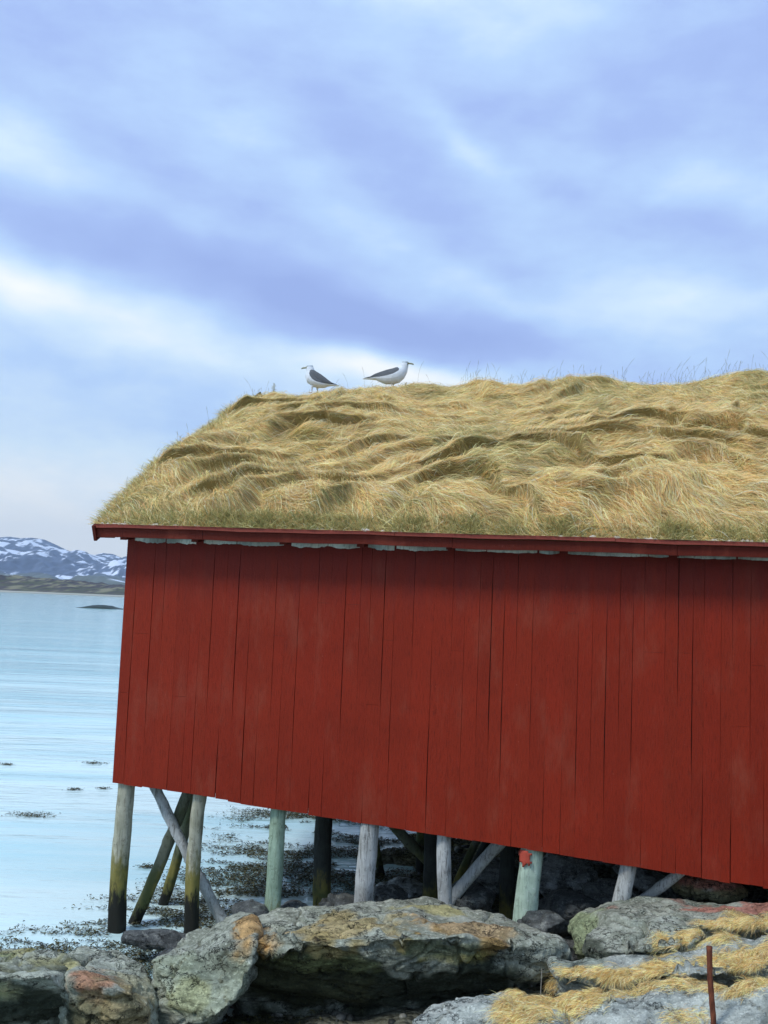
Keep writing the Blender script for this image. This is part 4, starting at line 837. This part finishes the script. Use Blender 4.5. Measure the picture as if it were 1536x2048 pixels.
tag(link('snowy_mountains', np_mesh('snowy_mountains', V, grid(len(xs), len(ts) + 1), c), terr_mat('mountain'), None, True), kind='structure')
# near wooded shore
xs = np.concatenate([np.linspace(-2500, -420, 120), np.linspace(-418, -150, 500), np.linspace(-148, 2500, 120)]); ts = np.linspace(0, 1, 60); gx, gt = np.meshgrid(xs, ts); gy = 745 + gx * -0.02 + 330 * gt
top_h = np.interp(gx, [-2500, -420, -380, -340, -300, -260, -230, 0, 900, 2500], [20, 14.5, 14, 12, 11, 9, 10, 14, 20, 12])
n_ = fbm(p3(gx / 14, gy / 50), 61, 5).reshape(gx.shape); n2 = fbm(p3(gx / 4, gy / 16), 67, 3).reshape(gx.shape)
z = -0.4 + 1.6 * sst(gt, 0, 0.05) + (top_h - 1) * sst(gt, 0.03, 0.75) * (1 + 0.22 * n_) + 0.5 * n2 * sst(gt, 0.08, 0.3)
c1 = np.array(srgb(74, 78, 54)); c2 = np.array(srgb(126, 122, 96)); c3 = np.array(srgb(64, 58, 60)); w = sst(n_, -0.2, 0.4)[..., None]; w2 = sst(n2 + n_ * 0.4, 0.0, 0.35)[..., None]
c = c1 * (1 - w) + c2 * w; c = c * (1 - w2) + c3 * w2; bch = (1 - sst(gt, 0.05, 0.11))[..., None]; c = c * (1 - bch) + np.array(srgb(170, 170, 158)) * bch; blk = (1 - sst(gt, 0.012, 0.022))[..., None]; c = c * (1 - blk) + np.array(srgb(60, 66, 60)) * blk
V = np.stack([gx, gy, z], -1).reshape(-1, 3); bk = V[-len(xs):].copy(); bk[:, 1] += 200; bk[:, 2] = -2; V = np.concatenate([V, bk]); c = np.concatenate([c.reshape(-1, 3), np.tile(c1, (len(xs), 1))])
tag(link('far_shore', np_mesh('far_shore', V, grid(len(xs), len(ts) + 1), c), terr_mat('far_shore_scrub'), None, True), kind='structure')
# skerry
Ys = 205.0; cA = P(205, 1214, Ys); xs = np.linspace(-1, 1.9, 90); yy = np.linspace(-1, 1, 30); gx, gy = np.meshgrid(xs, yy)
prof = np.interp(xs, [-1, -0.75, -0.4, 0.05, 0.35, 0.6, 0.9, 1.9], [0, 0.22, 0.6, 0.8, 0.6, 0.28, 0.15, 0.02])
z = prof[None] * np.sqrt(np.clip(1 - gy ** 2, 0, 1)) * (1 + 0.15 * fbm(p3(gx * 6, gy * 3), 3, 3).reshape(gx.shape)) - 0.06
V = np.stack([cA[0] + gx * 5.4, Ys + gy * 3.0, z * 1.0], -1).reshape(-1, 3)
c = np.tile(srgb(44, 58, 56), (len(V), 1)) * (1 + 0.3 * fbm(V * 0.8, 4, 3))[:, None]
tag(link('skerry', np_mesh('skerry', V, grid(90, 30), c), terr_mat('skerry_rock', 0.6), None, True), kind='structure')

# haze
mh = bpy.data.materials.new('sea_haze'); mh.use_nodes = True; t = NT(mh.node_tree); mh.node_tree.nodes.clear(); oo = t.n('ShaderNodeOutputMaterial'); pv = t.n('ShaderNodeVolumePrincipled')
pv.inputs['Color'].default_value = (0.68, 0.84, 1.0, 1); pv.inputs['Density'].default_value = 0.00013; pv.inputs['Anisotropy'].default_value = 0.2; t.nt.links.new(pv.outputs[0], oo.inputs['Volume'])
bm = bmesh.new(); add_box(bm, -7000, 7000, -500, 6600, -25, 420); tag(bm_obj('haze', bm, mh), kind='stuff')

# ------------------------------------------------------------------ gulls
def gull_mats():
    out = []
    for nm, ca, cb, ro in (('gull_white', srgb(228, 232, 236), srgb(196, 204, 212), 0.8), ('gull_slate', srgb(104, 108, 112), srgb(72, 76, 82), 0.75), ('gull_beak', srgb(150, 150, 126), srgb(120, 122, 104), 0.4), ('gull_leg', srgb(178, 156, 150), srgb(150, 130, 124), 0.6), ('gull_black', srgb(32, 34, 38), srgb(22, 24, 26), 0.5), ('gull_head', srgb(192, 202, 208), srgb(158, 170, 178), 0.8)):
        m, t, b, o = new_mat(nm); co = obj_co(t); n_ = t.noise(t.mapv(co, (1, 1, 3)), 34, 4, 0.6); t.put(b.inputs['Base Color'], t.mix(n_, ca, cb)); b.inputs['Roughness'].default_value = ro; bump(t, b, n_, 0.4, 0.003); out.append(m)
    return out
GM = gull_mats()
def loft(bm, sec, n=16):
    """sec: (x, y, z, half-width, half-height, pitch deg)"""
    prev = None; first = None
    for (x, y, z, w, h, pt) in sec:
        q = []; c_, s_ = cos(radians(pt)), sin(radians(pt))
        for i_ in range(n):
            th = 2 * pi * i_ / n; yy = w * cos(th); zz = h * sin(th); q.append(bm.verts.new((x - zz * s_, y + yy, z + zz * c_)))
        if prev:
            for i_ in range(n): bm.faces.new((prev[i_], prev[(i_ + 1) % n], q[(i_ + 1) % n], q[i_]))
        else: first = q
        prev = q
    bm.faces.new(first[::-1]); bm.faces.new(prev)
def gull(name, loc_, rz, label, pose, legs, sc_=1.0):
    """pose: dict of side-view stations (x forward, z up)"""
    bm = bmesh.new()
    loft(bm, [(x, y, z, w * (1.24 if w > 0.06 else 1.26 if x > 0.05 else 1.1), h * (1.22 if h > 0.06 else 1.20 if x > 0.05 else 1.05), p) for (x, y, z, w, h, p) in pose['body']])
    loft(bm, pose['beak'], 10)
    for s_ in (1, -1):
        W = pose['wing']; loft(bm, [(x, s_ * y, z, w, h, p) for (x, y, z, w, h, p) in W], 12)
        lx = legs[0 if s_ > 0 else 1]
        loft(bm, [(lx, s_ * 0.030, pose['hip'], 0.020, 0.024, 90), (lx + 0.004, s_ * 0.030, pose['hip'] - 0.05, 0.009, 0.010, 90), (lx + 0.0, s_ * 0.030, 0.055, 0.0055, 0.006, 90), (lx, s_ * 0.030, 0.008, 0.006, 0.006, 90)], 8)
        for tz in (-28, 0, 28):   # three toes
            c_, s2 = cos(radians(tz)), sin(radians(tz)); loft(bm, [(lx - 0.004, s_ * 0.030, 0.006, 0.005, 0.005, 0), (lx + 0.03 * c_, s_ * 0.030 + 0.03 * s2, 0.006, 0.005, 0.0045, 0), (lx + 0.056 * c_, s_ * 0.030 + 0.056 * s2, 0.003, 0.003, 0.003, 0)], 6)
        hx, hz = pose['eye']; loft(bm, [(hx - 0.0045, s_ * pose['eyew'] * 1.26, hz, 0.003, 0.005, 0), (hx, s_ * pose['eyew'] * 1.26, hz, 0.005, 0.006, 0), (hx + 0.0045, s_ * pose['eyew'] * 1.26, hz, 0.003, 0.005, 0)], 8)
    bmesh.ops.recalc_face_normals(bm, faces=bm.faces)
    me = bpy.data.meshes.new('t'); bm.to_mesh(me); bm.free(); o = bpy.data.objects.new('t', me); COL.objects.link(o)
    md = o.modifiers.new('r', 'REMESH'); md.mode = 'VOXEL'; md.voxel_size = 0.0036
    md = o.modifiers.new('s', 'SMOOTH'); md.factor = 0.5; md.iterations = 2
    me2 = bpy.data.meshes.new_from_object(o.evaluated_get(bpy.context.evaluated_depsgraph_get())); bpy.data.objects.remove(o)
    n = len(me2.polygons); ct = np.empty(n * 3, np.float32); me2.polygons.foreach_get('center', ct); ct = ct.reshape(-1, 3)
    mi = np.zeros(n, np.int32); x, y, z = ct.T
    W = np.array(pose['wing']); wx = W[:, 0]; o_ = np.argsort(wx); wz = np.interp(x, wx[o_], W[o_, 2]); wh = np.interp(x, wx[o_], W[o_, 4])
    inw = (z < wz + wh * 1.25 + 0.004) & (z < pose['eye'][1] - 0.055) & (x < wx.max() + 0.004) & (x > wx.min() - 0.02) & (z > wz - wh * 0.93 + 0.003)
    mi[inw] = 1
    tip = inw & (x < wx.min() + 0.085); mi[tip] = 4
    bb = pose['beak']; hz_ = pose['eye'][1]; head = (x > bb[0][0] - 0.085) & (z > hz_ - 0.045) & ~inw; mi[head & (z > hz_ - 0.01)] = 5
    mi[(x > bb[0][0] + 0.012) & (z > hz_ - 0.05)] = 2; mi[z < pose['hip'] - 0.048] = 3
    ex = (np.hypot(x - pose['eye'][0], z - pose['eye'][1]) < 0.007) & (np.abs(y) > 0.018); mi[ex] = 4
    me2.materials.clear()
    for m_ in GM: me2.materials.append(m_)
    me2.polygons.foreach_set('material_index', mi); me2.update()
    o = link(name, me2, None, None, True); o.location = loc_; o.rotation_euler = (0, 0, rz); o.scale = (sc_,) * 3; tag(o, label, 'gull', 'gulls on the roof ridge'); return o
right_pose = dict(
    body=[(-0.450, 0, 0.118, 0.024, 0.005, 0), (-0.38, 0, 0.122, 0.030, 0.010, 0), (-0.316, 0, 0.127, 0.034, 0.020, 0), (-0.25, 0, 0.145, 0.050, 0.042, -5), (-0.17, 0, 0.152, 0.068, 0.070, -8), (-0.08, 0, 0.156, 0.084, 0.095, -8), (0.01, 0, 0.166, 0.092, 0.106, -5), (0.08, 0, 0.188, 0.088, 0.102, 10), (0.125, 0, 0.222, 0.074, 0.083, 30), (0.155, 0, 0.265, 0.056, 0.062, 55), (0.168, 0, 0.305, 0.045, 0.050, 75), (0.172, 0, 0.335, 0.042, 0.050, 88), (0.185, 0, 0.372, 0.036, 0.044, 60), (0.215, 0, 0.378, 0.020, 0.022, 10), (0.232, 0, 0.370, 0.012, 0.014, 0)],
    beak=[(0.205, 0, 0.368, 0.014, 0.017, 0), (0.25, 0, 0.366, 0.010, 0.013, -4), (0.285, 0, 0.362, 0.009, 0.014, -8), (0.305, 0, 0.354, 0.007, 0.011, -30), (0.313, 0, 0.344, 0.003, 0.005, -60)],
    wing=[(-0.43, 0.012, 0.126, 0.006, 0.006, 0), (-0.34, 0.026, 0.138, 0.012, 0.014, 0), (-0.26, 0.040, 0.165, 0.016, 0.030, 0), (-0.18, 0.050, 0.178, 0.024, 0.044, 0), (-0.08, 0.055, 0.202, 0.032, 0.054, 0), (0.01, 0.050, 0.226, 0.034, 0.052, 0), (0.075, 0.042, 0.248, 0.030, 0.034, 0), (0.095, 0.036, 0.250, 0.016, 0.016, 0)],
    hip=0.085, eye=(0.198, 0.380), eyew=0.029)
left_pose = dict(
    body=[(-0.372, 0, 0.100, 0.024, 0.005, -8), (-0.30, 0, 0.108, 0.030, 0.010, -12), (-0.235, 0, 0.122, 0.036, 0.024, -20), (-0.17, 0, 0.138, 0.056, 0.048, -26), (-0.10, 0, 0.158, 0.078, 0.076, -28), (-0.03, 0, 0.182, 0.090, 0.098, -26), (0.03, 0, 0.212, 0.092, 0.104, -10), (0.062, 0, 0.245, 0.082, 0.088, 30), (0.078, 0, 0.285, 0.062, 0.068, 60), (0.082, 0, 0.322, 0.047, 0.054, 80), (0.086, 0, 0.352, 0.042, 0.050, 85), (0.098, 0, 0.388, 0.036, 0.044, 60), (0.128, 0, 0.392, 0.020, 0.022, 10), (0.146, 0, 0.384, 0.012, 0.014, 0)],
    beak=[(0.118, 0, 0.384, 0.014, 0.017, 0), (0.165, 0, 0.382, 0.010, 0.013, -2), (0.200, 0, 0.379, 0.009, 0.014, -6), (0.220, 0, 0.372, 0.007, 0.011, -30), (0.229, 0, 0.363, 0.003, 0.005, -60)],
    wing=[(-0.35, 0.012, 0.110, 0.006, 0.006, 0), (-0.27, 0.026, 0.128, 0.012, 0.016, 0), (-0.20, 0.044, 0.155, 0.020, 0.036, 0), (-0.13, 0.056, 0.185, 0.030, 0.060, 0), (-0.06, 0.062, 0.218, 0.036, 0.076, 0), (0.0, 0.060, 0.252, 0.038, 0.074, 0), (0.04, 0.052, 0.280, 0.032, 0.052, 0), (0.062, 0.042, 0.292, 0.016, 0.026, 0)],
    hip=0.10, eye=(0.112, 0.396), eyew=0.029)
def ridge_spot(px, dv=0.0):
    # where the ridge crest shows at this column
    best = None
    for u in np.linspace(-0.2, 8, 500):
        w = b2w((u, VR + dv, 6.6)); q = CM.T @ (w - O3); X = 768 + FPX * q[0] / -q[2]
        if best is None or abs(X - px) < best[0]: best = (abs(X - px), u)
    u = best[1]; z = max(roof_pt(np.array([u + du]), np.array([VR + dv]))[0][0, 2] for du in (-0.05, 0.0, 0.05)); return b2w((u, VR + dv, z))
gull('gull', tuple(ridge_spot(629) + [0, 0, 0.055]), pi - radians(12) - YAW + radians(4), 'gull standing upright and facing left at the left end of the grassy ridge', left_pose, (0.03, -0.03), 1.06)
gull('gull', tuple(ridge_spot(785) + [0, 0, 0.05]), radians(-6), 'gull with its body held level, facing right on the grassy ridge', right_pose, (0.012, -0.006))
# the small pale weed tuft standing at the ridge end
tz = b2w((0, 0, 0)); w0 = loc(548, 770, VR); N = 300; s0 = np.array([w0[0], VR, roof_pt(np.array([w0[0]]), np.array([VR]))[0][0, 2] - 0.02])
hgt = RNG.random(N); base = s0 + np.stack([RNG.normal(0, 0.022, N) * (1.25 - hgt), RNG.normal(0, 0.015, N), hgt * 0.26], -1)
d = np.stack([RNG.normal(0, 1, N), RNG.normal(0, 1, N), RNG.uniform(1.0, 3.0, N)], -1); d /= np.linalg.norm(d, axis=1, keepdims=True); L = RNG.uniform(0.02, 0.07, N) * (1.25 - hgt * 0.8)
pts = np.stack([base + d * (L * f)[:, None] for f in (0, .4, .7, 1)], 1); side = np.cross(d, RNG.normal(0, 1, (N, 3))); side /= np.linalg.norm(side, axis=1, keepdims=True)
V, F, C = ribbons(pts, np.full((N, 1), 0.003) * np.array([1, 1, .7, .2]), side, np.tile(srgb(186, 184, 160), (N, 1)) * RNG.uniform(0.7, 1.2, (N, 1)))
link('weed_tuft', np_mesh('weed_tuft', V, F, C), M_GRASS, sod)
